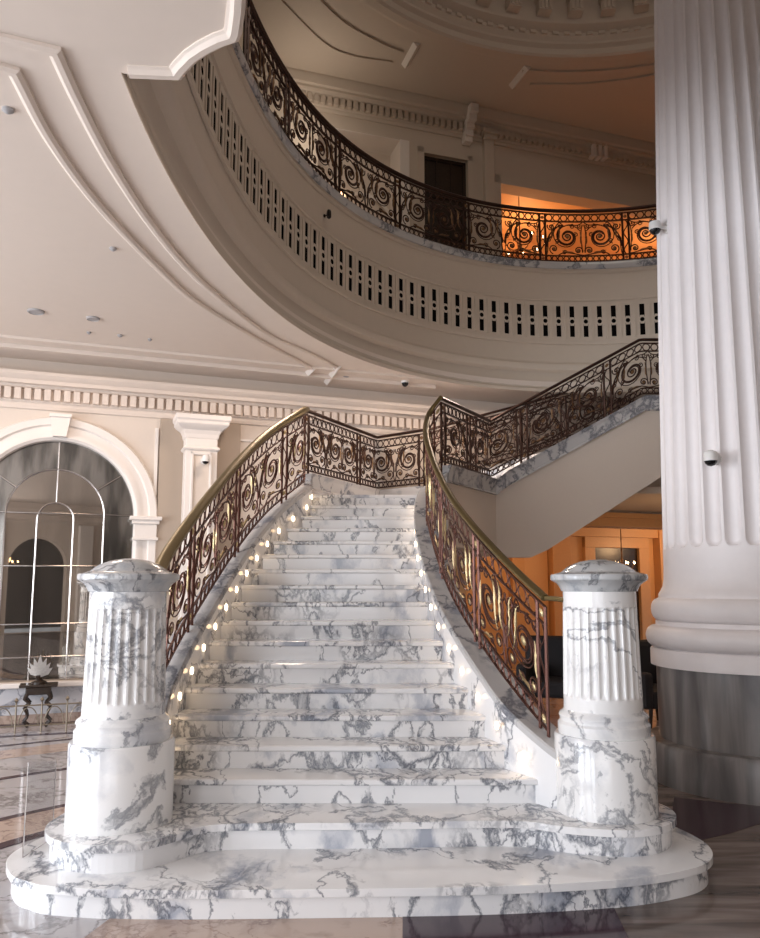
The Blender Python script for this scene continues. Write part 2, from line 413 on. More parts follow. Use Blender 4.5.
# ------------------------------------------------------------------ wrought railings
def spiral(cx, cy, r0, r1, a0, turns, n=26, flip=1):
    out = []
    for i in range(n + 1):
        t = i / n; r = r0 * (r1 / r0) ** t if r0 > 0 else r1 * t
        a = a0 + flip * turns * 2 * PI * t
        out.append((cx + r * math.cos(a), cy + r * math.sin(a)))
    return out
def bez(p0, p1, p2, p3, n=10):
    o = []
    for i in range(n + 1):
        t = i / n; u = 1 - t
        o.append(tuple(u ** 3 * a + 3 * u * u * t * b + 3 * u * t * t * c + t ** 3 * d for a, b, c, d in zip(p0, p1, p2, p3)))
    return o
class RailPath:
    def __init__(s, pts):
        s.p = [Vector(p) for p in pts]; s.s = [0]
        for a, b in zip(s.p, s.p[1:]): s.s.append(s.s[-1] + max(1e-6, math.hypot((b - a).x, (b - a).y)))
        s.L = s.s[-1]
    def at(s, d, up, off=0):
        d = max(0, min(s.L, d)); import bisect
        i = min(len(s.p) - 2, max(0, bisect.bisect_right(s.s, d) - 1))
        a, b = s.p[i], s.p[i + 1]; t = (d - s.s[i]) / (s.s[i + 1] - s.s[i])
        q = a + (b - a) * t; n = Vector((-(b - a).y, (b - a).x, 0)).normalized()
        return q + n * off + Vector((0, 0, up))
def railing(name, label, pts, h, npan, parent_loc=None, mat='iron', hand='brass', gold='gold', bar=.0085, n=5, sub=1.0, foot=.03, group=None, rosettes=True, end_posts=(1, 1), hr=.028, stem=.52, bounds=None):
    R = RailPath(pts); t = thing(name, R.at(0, 0), label, 'railing', group)
    zb = foot + .02; z1 = h * .16; z2 = h * .80; z3 = h * .935
    step = .05
    def line(up, s0=0, s1=None, off=0):
        s1 = R.L if s1 is None else s1; m = max(2, int((s1 - s0) / step)); return [R.at(s0 + (s1 - s0) * i / m, up, off) for i in range(m + 1)]
    hm = MB(); hm.tube(line(h), hr, 10, flat=(1.0, .72)); hm.build('handrail', hand, t, smooth=True)
    fm = MB()
    for up in (zb, z1, z2, z3): fm.tube(line(up), bar * 1.15, 4, flat=(1.3, .9))
    fm.build('frame', mat, t)
    pw = .045
    if bounds is None: bounds = [R.L * i / npan for i in range(npan + 1)]
    npan = len(bounds) - 1
    for i, s0 in enumerate(bounds):
        if (i == 0 and not end_posts[0]) or (i == npan and not end_posts[1]): continue
        pm = MB()
        for d in (-pw, pw):
            sd = s0 + d
            if i == 0: sd = s0 + (pw + d)
            if i == npan: sd = s0 - (pw - d)
            pm.tube([R.at(sd, 0), R.at(sd, z3)], bar * 1.5, 4)
        sc = s0 if 0 < i < npan else (s0 + pw if i == 0 else s0 - pw)
        pts2 = [R.at(sc + math.sin(q / 14 * 4 * PI) * pw * .7, z1 + (z2 - z1) * q / 14) for q in range(15)]
        pm.tube(pts2, bar * .75, n)
        po = pm.build('post', mat, t)
        if rosettes:
            for up in ((zb + z1) / 2, (z2 + z3) / 2):
                rm = MB(); rosette(rm, R, sc, up, pw * .62); rm.build('post_rosette', gold, po)
    for i in range(npan):
        a, b = bounds[i] + pw * (1 if i else 2), bounds[i + 1] - pw * (1 if i < npan - 1 else 2); w = b - a; H = z2 - z1
        # ring friezes
        for lo, hi in ((zb, z1), (z2, z3)):
            rm = MB()
            rad = (hi - lo) / 2 * .88; cnt = max(1, int(round(w / (rad * 2.35))))
            for q in range(cnt):
                cs = a + w * (q + .5) / cnt; cu = (lo + hi) / 2
                rm.tube([R.at(cs + rad * math.cos(x * PI / 6), cu + rad * math.sin(x * PI / 6)) for x in range(12)], bar * .8, 4, closed=True)
                if q < cnt - 1:
                    cs2 = a + w * (q + 1.5) / cnt
                    rm.tube([R.at(cs + rad, cu), R.at(cs2 - rad, cu)], bar * .9, 4)
            rm.build('ring_frieze', mat, t)
        # scroll work
        sm = MB(); gm = MB(); G = []
        def crv(uv, r, m=sm, nn=n):
            m.tube([R.at(a + u, z1 + v) for u, v in uv], r, nn)
        nu = max(1, int(round(w / (H * .92)))); cw = w / nu
        for c in range(nu):
            fl = 1 if (i + c) % 2 == 0 else -1
            def T(uv):
                out = []
                for (x, y) in uv:
                    out.append((cw * c + (x if fl > 0 else 1 - x) * cw, y * H))
                return out
            as_ = cw / H
            def sp(cx, cy, r0, r1, a0, turns, k=26, f=1):
                return [(cx + (x - cx) / as_, y) for x, y in spiral(cx, cy, r0, r1, a0, turns, k, f)]
            big = sp(.42, .56, .06, .34, 0, 2.2, 40, 1)
            crv(T(big), bar * sub)
            crv(T(bez(big[-1], (big[-1][0] + .02, .95), (.98, .75), (.97, .25), 10)), bar * sub)
            big2 = sp(.42, .56, .11, .40, .5, 1.35, 26, 1); crv(T(big2), bar * sub * .75)
            s2 = sp(.78, .20, .03, .15, 2.4, 1.6, 22, -1); crv(T(s2), bar * sub * .85)
            s3 = sp(.14, .16, .03, .13, .5, 1.5, 20, 1); crv(T(s3), bar * sub * .85)
            s4 = sp(.84, .84, .03, .12, 3.6, 1.5, 20, 1); crv(T(s4), bar * sub * .85)
            s5 = sp(.10, .88, .02, .09, 5.2, 1.4, 16, -1); crv(T(s5), bar * sub * .8)
            crv(T(bez(s3[-1], (.05, .4), (.1, .6), s5[-1], 8)), bar * sub * .8)
            crv(T(bez((.0, .02), (.25, .05), (.5, .18), (.66, .02), 8)), bar * sub * .8)
            crv(T(bez((.62, .98), (.78, .86), (.72, .66), (.9, .5), 8)), bar * sub * .8)
            b3 = sp(.42, .56, .155, .46, 1.0, 1.0, 22, 1); crv(T([(max(.02, min(.98, x)), max(.02, min(.98, y))) for x, y in b3]), bar * sub * .7)
            for (x, y, r_, a_, tn, ff) in ((.90, .46, .09, .5, 1.3, 1), (.62, .88, .09, 3.4, 1.3, -1), (.50, .10, .08, 1.2, 1.3, 1), (.20, .62, .07, 2.2, 1.2, -1), (.70, .44, .08, 4.0, 1.2, 1), (.28, .86, .08, 0, 1.3, 1)):
                crv(T(sp(x, y, .02, r_, a_, tn, 14, ff)), bar * sub * .7)
            crv(T(bez((.02, .98), (.2, .8), (.3, 1.0), (.5, .86), 8)), bar * sub * .75)
            crv(T(bez((.98, .02), (.9, .2), (1.0, .4), (.86, .56), 8)), bar * sub * .75)
            # leaves
            for lf in (bez((.74, .95), (.95, .86), (.70, .60), (.92, .40), 10), bez((.52, .93), (.74, .84), (.54, .56), (.74, .32), 10), bez((.22, .06), (.34, .16), (.44, .06), (.56, .16), 8),
                       bez((.04, .30), (.12, .42), (.03, .55), (.09, .70), 8)):
                k = len(lf); G.append((T(lf), [bar * stem * (.5 + 2.0 * math.sin(PI * q / (k - 1)) * (1 + .35 * math.cos(q * 2.6))) for q in range(k)]))
            for (x, y, rr) in ((.42, .56, .06), (.78, .20, .05), (.14, .16, .05)):
                q = T([(x, y)])[0]; G.append(('ros', q, rr * H))
        so = sm.build('scroll_panel', mat, t)
        for g in G:
            q_ = MB()
            if g[0] == 'ros':
                if rosettes: rosette(q_, R, a + g[1][0], z1 + g[1][1], g[2]); q_.build('rosette', gold, so, smooth=True)
            else: q_.tube([R.at(a + u, z1 + v, .004) for u, v in g[0]], g[1], 5); q_.build('leaf', gold, so, smooth=True)
    return t
def rosette(mb, R, s, up, r):
    for sd in (1, -1):
        c = R.at(s, up, .0); ringo = []
        for k in range(16):
            a = 2 * PI * k / 16; rr = r * (1 if k % 2 == 0 else .74); ringo.append(R.at(s + rr * math.cos(a), up + rr * math.sin(a), sd * .004))
        inn = [R.at(s + r * .4 * math.cos(2 * PI * k / 16), up + r * .4 * math.sin(2 * PI * k / 16), sd * .007) for k in range(16)]
        top = R.at(s, up, sd * .012)
        mb.add(ringo + inn + [top], [(k, (k + 1) % 16, 16 + (k + 1) % 16, 16 + k) for k in range(16)] + [(16 + k, 16 + (k + 1) % 16, 32) for k in range(16)])
railing('stair_railing', 'bronze scrollwork railing with brass handrail, sweeping up the left side of the main flight', pathL, RH, 4, bar=.0078, hand='brass', hr=.05)
rr = railing('stair_railing', 'bronze railing with gilt leaves and brass handrail, up the right side of the main flight', pathR, RH, 4, bar=.0078, hand='brass', hr=.032)
mb = MB(); e = pathR[0]; mb.tube([e + Vector((0, 0, RH)), e + Vector((.06, -.04, RH - .005)), Vector((1.17, 5.0, e.z + RH - .01))], .016, 8); mb.build('handrail_end', 'brass', rr, smooth=True)
landing_path = [cornerL + (cornerB - cornerL) * (i / 8) for i in range(9)] + [cornerB + (cornerC - cornerB) * (i / 4) for i in range(1, 5)]
# short landing rail
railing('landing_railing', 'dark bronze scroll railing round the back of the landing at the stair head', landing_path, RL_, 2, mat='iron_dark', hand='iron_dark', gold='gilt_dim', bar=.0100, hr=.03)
# ------------------------------------------------------------------ second flight
SL = .535
fs = cornerS.copy(); topx = atY(640, 340, fs.y)
n2 = 6
near2 = [cornerR + (fs - cornerR) * (i / 5) for i in range(6)]
run = topx.x - fs.x; rise = topx.z - .78 - fs.z
near_fl = [fs + Vector((run * i / 10, 0, rise * i / 10)) for i in range(11)] + [fs + Vector((run + .2 * i, 0, rise)) for i in range(1, 7)]
nf = near2 + near_fl[1:]; RN = RailPath(nf); l0 = RailPath(near2).L
def s_at_px(px):
    for q in range(400):
        p = RN.at(l0 + (RN.L - l0) * q / 400, RH)
        d = p - Vector((0, 0, EYE)); dep = d.y * math.cos(TH) + d.z * math.sin(TH)
        if CX + F * d.x / dep >= px: return l0 + (RN.L - l0) * q / 400
    return RN.L
railing('landing_railing', 'dark bronze scroll railing from the landing front up the near edge of the upper flight', nf, .785, 4, mat='iron_dark', hand='iron_dark', gold='gilt_dim', bar=.0100, hr=.028, bounds=[0, l0 * .52, s_at_px(523), s_at_px(606), RN.L])
far_end = Vector((4.15, 12.0, 0)); fz = atY(660, 371, 12.0).z - .785
far_fl = [cornerC + (Vector((far_end.x, far_end.y, fz)) - cornerC) * (i / 14) for i in range(15)]
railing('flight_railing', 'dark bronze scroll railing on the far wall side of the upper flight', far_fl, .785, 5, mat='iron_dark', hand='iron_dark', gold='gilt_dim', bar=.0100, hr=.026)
flight = thing('upper_flight', (2.4, 10.8, 2.0), 'cream plastered upper stair flight with marble edge band, rising to the right off the landing', 'staircase')
# side wall below near railing
yN = fs.y
w = MB()
sidepoly = [(fs.x - .02, fs.z - .2), (fs.x + run, fs.z + rise - .2), (near_fl[-1].x, fs.z + rise - .2), (near_fl[-1].x, 3.45), (3.72, 3.09), (2.15, 2.10), (1.93, 2.0), (fs.x - .02, 2.0)]
MT = Matrix(((1, 0, 0, 0), (0, 0, 1, 0), (0, 1, 0, 0), (0, 0, 0, 1)))
w.slab(sidepoly, yN - .06, yN + .10, mat=MT)
w.build('side_wall', 'plaster', flight)
# landing front fascia wall (between crest and flight)
lw = MB(); lw.sweep([Vector((p.x, p.y, fs.z)) for p in near2], [(-.07, -.2), (.07, -.2), (.07, -.92), (-.07, -.92)]); lw.build('landing_fascia', 'plaster', flight)
def band(path, nm='edge_band'):
    b = MB(); b.sweep(path, [(-.11, -.20), (-.085, -.17), (-.10, -.05), (-.12, 0), (.12, 0), (.10, -.05), (.085, -.2)]); b.build(nm, 'marble_band', flight)
band(near2 + near_fl[1:]); band(far_fl); band([Vector(p) for p in landing_path])
for i in range(10):
    a0 = near_fl[i]; a1 = near_fl[i + 1]; f0 = far_fl[int(i * 1.4)]; f1 = far_fl[min(14, int((i + 1) * 1.4))]
    z = a1.z - .14
    s_ = MB(); s_.slab([(a0.x, a0.y), (a1.x + .02, a1.y), (f1.x + .02, f1.y), (f0.x, f0.y)], z - .3, z); s_.build('flight_step', 'marble', flight)
s_ = MB(); s_.slab([(near_fl[10].x, yN), (near_fl[-1].x, yN), (near_fl[-1].x + .3, 12.2), (far_fl[-1].x, 12.0)], fs.z + rise - .35, fs.z + rise - .16); s_.build('half_landing', 'marble', flight)
# soffit under landing and flight
sf = MB(); sf.slab([(-.85, 9.25), (.85, 9.25), (1.5, 10.3), (1.6, 11.3), (0, 11.3)], 2.05, 2.56); sf.build('landing_soffit', 'plaster', flight)

# ================================================================== BIG COLUMN
cc = (3.25, 7.03, 0)
col = thing('fluted_column', cc, 'huge white fluted column on a round grey marble pedestal, right of the stair', 'column')
def lat(name, prof, mat, n=72): b = MB(); b.lathe(prof, n, cc); return b.build(name, mat, col, smooth=True)
lat('pedestal_foot', [(.915, 0), (.915, .30), (.90, .335), (.80, .338)], 'column_grey')
lat('pedestal', [(.80, .335), (.80, .955)], 'column_grey')
def tor(r, z0, z1, b, n=8): return [(r + b * math.sin(PI * i / n), z0 + (z1 - z0) * (1 - math.cos(PI * i / n)) / 2) for i in range(n + 1)]
lat('base_moulding', [(.845, .955), (.845, 1.085), (.835, 1.10), (.80, 1.105)] + tor(.805, 1.11, 1.295, .075) + [(.79, 1.30), (.79, 1.335)] + tor(.77, 1.34, 1.53, .055) + [(.755, 1.54), (.755, 1.57), (.735, 1.60), (.715, 1.64), (.705, 1.70), (.70, 1.80)], 'column')
NF = 28
def cmod(a, z):
    ph = (a * NF / (2 * PI)) % 1.0; x = abs(ph - .5) * 2
    if x > .78 or z < 1.97: return 0
    d = math.sqrt(max(0, 1 - (x / .78) ** 2)); z0 = 1.965 + .06 * (1 - d)
    return .045 * d * math.sqrt(max(0, min(1, (z - z0) / .035)))
b = MB(); zs = [1.78, 1.9] + [1.96 + .008 * i for i in range(13)] + [2.1] + [2.2 + .55 * i for i in range(17)]
b.lathe([(.70 - .15 * (max(0, z - 1.8) / 5.4) ** 1.25, z) for z in zs], NF * 14, cc, cmod); b.build('fluted_shaft', 'column', col, smooth=True)

# ================================================================== FLOORS
def floor_poly(name, pts, z, mat, th=.004):
    b = MB(); b.slab(pts, z - th, z); return struct(name, b, mat)
b = MB(); b.slab([(-9, -9), (9, -9), (9, 18), (-9, 18)], -.2, 0); struct('floor', b, 'floor_white')
def fp(x, y): p = atZ(x, y, 0); return (p.x, p.y)
# striped grey field on the right, plum and beige blocks in front, bands curving on the left
floor_poly('floor_field', [fp(605, 895), fp(628, 938), (1.0, 2.2), (1.1, -8.9), (8.9, -8.9), (8.9, 9.2), (3.2, 9.0), (1.6, 7.2), (1.35, 5.0)], .003, 'floor_grey')
floor_poly('floor_block', [(-1.3, 4.4), (.12, 4.45), (.10, 3.75), (.05, 3.1), (-1.30, 3.1), (-1.42, 3.85)], .003, 'floor_beige')
floor_poly('floor_block', [(.12, 4.45), fp(605, 890), fp(628, 938), (1.05, 3.1), (.05, 3.1), (.10, 3.75)], .005, 'floor_plum')
floor_poly('floor_block', [(1.9, 5.3), (2.02, 5.75), (2.30, 6.45), (3.05, 6.05), (2.35, 5.55)], .006, 'floor_plum')
def arcband(cx, cy, r0, r1, a0, a1, z, mat, n=40):
    o = arcp(cx, cy, r1, a0, a1, n) + list(reversed(arcp(cx, cy, r0, a0, a1, n))); floor_poly('floor_band', o, z, mat)
# world points of the two dark bands
arcband(-.1, 4.0, 2.60, 2.70, 75, 200, .005, 'floor_plum')
arcband(-.1, 4.0, 2.70, 3.15, 75, 200, .003, 'floor_beige')
arcband(-.1, 4.0, 3.15, 3.22, 75, 200, .005, 'floor_plum')
arcband(-.1, 4.0, 4.35, 4.42, 75, 190, .005, 'floor_plum')
arcband(-.1, 4.0, 5.2, 5.6, 80, 170, .003, 'floor_beige')
for i, (s0, d) in enumerate(((-9, 0), (-9, .9))):
    floor_poly('floor_band', [(-8.9, 7.4 + d * .9), (-2, 9.6 + d * .9), (-2, 9.68 + d * .9), (-8.9, 7.48 + d * .9)], .007, 'floor_plum')
floor_poly('floor_band', [(-8.9, 5.2), (-3.0, 9.0), (-3.0, 9.05), (-8.9, 5.27)], .007, 'floor_plum')

# ================================================================== LOWER BACK WALL
A1 = math.atan(.38); W1 = Matrix.Translation((0, 11.49, 0)) @ Matrix.Rotation(A1, 4, 'Z')
# local frame: x along wall, y into the wall (away from the room), z up
def onwall(px, py, W, off=0):
    Wi = W.inverted(); o = Wi @ Vector((0, 0, EYE)); d = Wi.to_3x3() @ ray(px, py); t = (off - o.y) / d.y; q = o + d * t; return q.x, q.z
def wallslab(mb, outer, y0, y1, W, holes=()):
    # outline in (s,z); extruded in local y
    R_ = W @ Matrix(((1, 0, 0, 0), (0, 0, 1, 0), (0, 1, 0, 0), (0, 0, 0, 1)))
    mb.slab(outer, y0, y1, holes, mat=R_)
sR, zt = onwall(135, 540, W1); sT, zTop = onwall(58, 440, W1)
ac = sT + .02; ar = sR - ac - .02; aspr = zTop - ar; asill = onwall(60, 681, W1)[1]
def archline(r, zb, n=28, c=None):
    c = ac if c is None else c
    return [(c + r, zb)] + [(c + r * math.cos(PI * i / n), aspr + r * math.sin(PI * i / n)) for i in range(n + 1)] + [(c - r, zb)]
ZC = 4.5
w = MB(); wallslab(w, [(-9.5, 0), (1.35, 0), (1.35, 2.75), (5.6, 2.75), (5.6, 0), (8.5, 0), (8.5, ZC), (-9.5, ZC)], 0, .3, W1, [archline(ar, asill)])
struct('wall_back', w, 'plaster')
# mirror in the arch
mir = thing('arched_mirror', W1 @ Vector((ac, 0, asill)), 'tall arched mirror with thin steel glazing bars in the left wall', 'mirror')
w = MB(); wallslab(w, archline(ar + .02, asill - .02), .10, .12, W1); w.build('outer_pane', 'mirror_antique', mir)
ri = ar * .61
w = MB(); wallslab(w, archline(ri, asill), .085, .099, W1); w.build('inner_pane', 'mirror', mir)
def wl(s, z, y=0): return W1 @ Vector((s, y, z))
def barline(mb, pts, r=.016, y=.08): mb.tube([wl(s, z, y) for s, z in pts], r, 6)
g = MB(); barline(g, archline(ri, asill + .02), .012); g.build('glazing_arch', 'chrome', mir)
g = MB(); rn = ar * .225
nz = onwall(58, 502, W1)[1]
barline(g, [(ac + rn, asill)] + [(ac + rn * math.cos(PI * i / 14), nz - rn + rn * math.sin(PI * i / 14)) for i in range(15)] + [(ac - rn, asill)], .012); g.build('glazing_arch', 'chrome', mir)
g = MB(); barline(g, [(ac, nz), (ac, zTop)], .010)
for an in (35, 145): barline(g, [(ac + ri * math.cos(math.radians(an)), aspr + ri * math.sin(math.radians(an))), (ac + ar * math.cos(math.radians(an)), aspr + ar * math.sin(math.radians(an)))], .013)
for py in (513, 566, 624, 657):
    z = onwall(60, py, W1)[1]; barline(g, [(ac - ar, z), (ac + ar, z)], .010, .083)
g.build('glazing_bars', 'chrome', mir)
# architrave
def archsweep(mb, r, prof, zb, n=32):
    # profile (dr outward, y) swept round the arch
    ln = archline(r, zb, n); o = len(mb.v); m = len(ln)
    for i, (s, z) in enumerate(ln):
        if z < aspr + 1e-6 or i in (0, m - 1): d = (1 if s > ac else -1, 0)
        else: q = math.hypot(s - ac, z - aspr); d = ((s - ac) / q, (z - aspr) / q)
        for (dr, y) in prof: mb.v.append(tuple(wl(s + d[0] * dr, z + d[1] * dr, y)))
    k = len(prof)
    for i in range(m - 1):
        for q in range(k): mb.f.append((o + i * k + q, o + i * k + (q + 1) % k, o + (i + 1) * k + (q + 1) % k, o + (i + 1) * k + q))
g = MB(); archsweep(g, ar, [(-.005, .10), (-.005, -.02), (.03, -.05), (.08, -.05), (.10, -.035), (.17, -.035), (.19, -.07), (.27, -.075), (.29, -.05), (.30, 0), (.30, .02), (.02, .10)], asill)
struct('trim_1', g, 'plaster_white', smooth=True)
g = MB()
kz0 = onwall(58, 438, W1)[1]; kz1 = onwall(58, 419, W1)[1]
o = len(g.v); ks = [(ac - .08, kz0), (ac + .08, kz0), (ac + .12, kz1), (ac - .12, kz1)]; wallslab(g, ks, -.15, .02, W1)
ks = [(ac - .13, kz1), (ac + .13, kz1), (ac + .13, kz1 + .04), (ac - .13, kz1 + .04)]; wallslab(g, ks, -.18, .02, W1); struct('trim_2', g, 'plaster_white')
def wbox(mb, s0, s1, z0, z1, y0, y1, W=W1): mb.box((s0, y0, z0), (s1, y1, z1), W)
for sd in (-1, 1):   # impost blocks
    g = MB(); c0 = ac + sd * (ar + .14); zi = onwall(148, 517, W1)[1]
    wbox(g, c0 - .20, c0 + .20, zi - .05, zi, -.14, .02); wbox(g, c0 - .17, c0 + .17, zi - .10, zi - .05, -.12, .02); wbox(g, c0 - .14, c0 + .14, zi - .28, zi - .10, -.10, .02)
    wbox(g, c0 - .16, c0 + .16, zi - .31, zi - .27, -.11, .02); struct('trim_3', g, 'plaster_white', bevel=.008)
# thin panel moulding round arch, sill and dado
g = MB(); wbox(g, ac - ar - .35, ac + ar + .35, asill - .06, asill, -.10, .02); struct('trim_4', g, 'plaster_white', bevel=.01)
g = MB(); wbox(g, -9, -.9, .0, asill - .06, -.05, 0); struct('trim_5', g, 'dado')
g = MB(); wbox(g, -9, -.9, .0, .10, -.07, -.05); struct('baseboard_back', g, 'floor_beige')
# panel mouldings beside arch
def panel(mb, s0, s1, z0, z1, W=W1, t=.03, d=.02):
    wbox(mb, s0, s1, z1 - t, z1, -d, .01, W); wbox(mb, s0, s1, z0, z0 + t, -d, .01, W); wbox(mb, s0, s0 + t, z0, z1, -d, .01, W); wbox(mb, s1 - t, s1, z0, z1, -d, .01, W)
s155 = onwall(157, 470, W1)[0]
g = MB(); wbox(g, s155 - .04, s155, asill, 3.72, -.04, .01); struct('trim_6', g, 'plaster_white')
# pilaster beside the arch
sp0 = onwall(185, 470, W1, -.32)[0]; sp1 = onwall(217, 470, W1, -.32)[0]
zc0 = onwall(200, 420, W1, -.36)[1]
g = MB(); wbox(g, s155 + .02, sp1 + .35, .0, 3.85, -.06, .0); struct('trim_7', g, 'recess')
g = MB(); wbox(g, sp0, sp1, 0, 3.62, -.32, -.06)
struct('trim_8', g, 'plaster_white', bevel=.01)
g = MB(); panel(g, sp0 + .07, sp1 - .07, .9, 3.38, W1 @ Matrix.Translation((0, -.32, 0)), .035, .03)
pl = [W1 @ Vector((a_, b_, 0)) for a_, b_ in ((sp0, 0), (sp0, -.32), (sp1, -.32), (sp1, 0))]
g.sweep(pl, [(.0, 3.40), (-.02, 3.41), (-.035, 3.43), (-.02, 3.455), (.0, 3.46)])
g.sweep(pl, [(.01, 3.55), (-.01, 3.57), (-.02, 3.62), (-.045, 3.67), (-.10, 3.71), (-.13, 3.74), (-.13, 3.78), (-.15, 3.80), (-.15, 3.86), (.01, 3.86)])
struct('trim_9', g, 'plaster_white', bevel=.008)
g = MB(); wbox(g, sp0 + .10, sp1 - .10, 1.0, 3.35, -.325, -.318); struct('trim_10', g, 'plaster')
s2p = onwall(236, 430, W1)[0]
g = MB(); panel(g, s2p, s2p + 1.1, 1.0, 3.65); panel(g, s2p + 1.25, s2p + 2.6, 1.0, 3.65); struct('trim_11', g, 'plaster_white')
# cornice with dentils
def cornice(name, s0, s1, W, zb, mat, depth=.42, dstep=.115, front=-.0, top=None, ht=.42):
    g = MB(); P = [W @ Vector((s, front, zb)) for s in (s0, s1)]
    prof = [(0, 0), (-.03, 0), (-.045, .04), (-.045, .07), (-.07, .09), (-.07, .24), (-.12, .25), (-.15, .28), (-.22, .285), (-.22, .33), (-.26, .35), (-.30, ht - .04), (-.30, ht), (0, ht)]
    g.sweep(P, prof); o1 = struct(name, g, mat)
    d = MB(); n = int((s1 - s0) / dstep)
    for i in range(n):
        s = s0 + (i + .5) * dstep
        wbox(d, s - dstep * .33, s + dstep * .33, zb + .10, zb + .24, front - .145, front - .05, W)
    return struct('trim_12', d, mat)
zcb = onwall(200, 414, W1)[1]
cornice('trim_13', -9.2, 5.8, W1, 3.86, 'plaster_ceil')
print('cornice px base', zcb, 'arch', ac, ar, aspr, asill, zTop)
# flat stepped bands on the ceiling along the wall
for off, z in ((-.62, .05), (-.95, .03)):
    g = MB(); wbox(g, -9.2, .6, ZC - z, ZC + .01, off - .05, off); wbox(g, -9.2, .6, ZC - z * .5, ZC + .01, off, off + .10); struct('trim_14', g, 'plaster_ceil')

# ================================================================== LOWER CEILING WITH OPENING
DC = (3.0, 7.1)
def rdrum(phi): p = abs(phi); return min(5.3, 4.40 - .30 * p * p + .10 * p ** 4)
def rout(phi): p = abs(phi); return min(5.5, 4.28 - .237 * p * p + .1004 * p ** 4)
def ring(fn, a0, a1, n, add=0): 
    o = []
    for i in range(n + 1):
        p = a0 + (a1 - a0) * i / n; r = fn(p) + add; o.append((DC[0] - r * math.sin(p), DC[1] + r * math.cos(p)))
    return o
def cz(x, y): p = atZ(x, y, ZC); return (p.x, p.y)
PA = math.radians(124)
farc = ring(rout, -PA, PA, 90)                        # from the right round the far side to the left
notch = [cz(131, 75), cz(181, 77), cz(188, 68), cz(198, 58), cz(210, 50), cz(224, 43), cz(239, 38), cz(242, 30), cz(245, 10), cz(247, -20)]
nearY = 2.1
near = notch + [(notch[-1][0] + .02, nearY), (3.0, nearY), (6.9, nearY), (7.2, 3.6)]
opening = farc + near
ceil = MB(); wb = W1 @ Vector((-9.6, .3, 0)); wb2 = W1 @ Vector((8.6, .3, 0))
ceil.slab([(-9, -9), (9, -9), (9, 14.9), (wb.x + .2, wb.y)], ZC, ZC + .12, [opening]); struct('ceiling', ceil, 'plaster_ceil')
g = MB(); g.sweep([Vector((x, y, ZC)) for x, y in notch + [(notch[-1][0] + .02, nearY)]], [(.0, .12), (.0, -.02), (-.02, -.035), (-.055, -.035), (-.075, -.015), (-.09, -.008), (-.09, .01)])
struct('trim_15', g, 'plaster_ceil')
# drum
prof = [(-.04, -.045), (-.04, .0), (-.01, .03), (-.01, .07), (.02, .09), (.02, .13), (.03, .15), (.03, .28), (-.03, .31), (-.045, .34), (-.045, .40), (-.01, .43), (.0, .46), (.0, .78)]
def drumband(name, prof, mat, fn=None, a=PI, n=200, z=ZC, **k):
    g = MB(); o = len(g.v); m = len(prof); closed = a > 3.14
    for i in range(n if closed else n + 1):
        p = -a + 2 * a * i / n
        for (dr, dz) in prof:
            tt = min(1, max(0, dz / .6)); r = rout(p) * (1 - tt) + rdrum(p) * tt if fn is None else fn(p)
            r += dr; g.v.append((DC[0] - r * math.sin(p), DC[1] + r * math.cos(p), z + dz))
    for i in range(n):
        j = (i + 1) % n if closed else i + 1
        for q in range(m - 1): g.f.append((o + i * m + q, o + i * m + q + 1, o + j * m + q + 1, o + j * m + q))
    return struct(name, g, mat, smooth=True, **k)
drumband('trim_16', prof, 'plaster_drum_shade', a=PA)
GZ0, GZ1 = 5.28, 5.90
drumband('trim_17', [(0, 0), (-.025, .01), (-.025, .05), (0, .06)], 'plaster_drum_shade', rdrum, z=GZ0 - .06)
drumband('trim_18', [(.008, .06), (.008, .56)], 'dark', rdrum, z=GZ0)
drumband('trim_19', [(0, 0), (-.02, .01), (-.02, .03), (0, .04), (0, .44), (-.03, .46), (-.03, .50)], 'plaster_drum_shade', rdrum, z=GZ1)
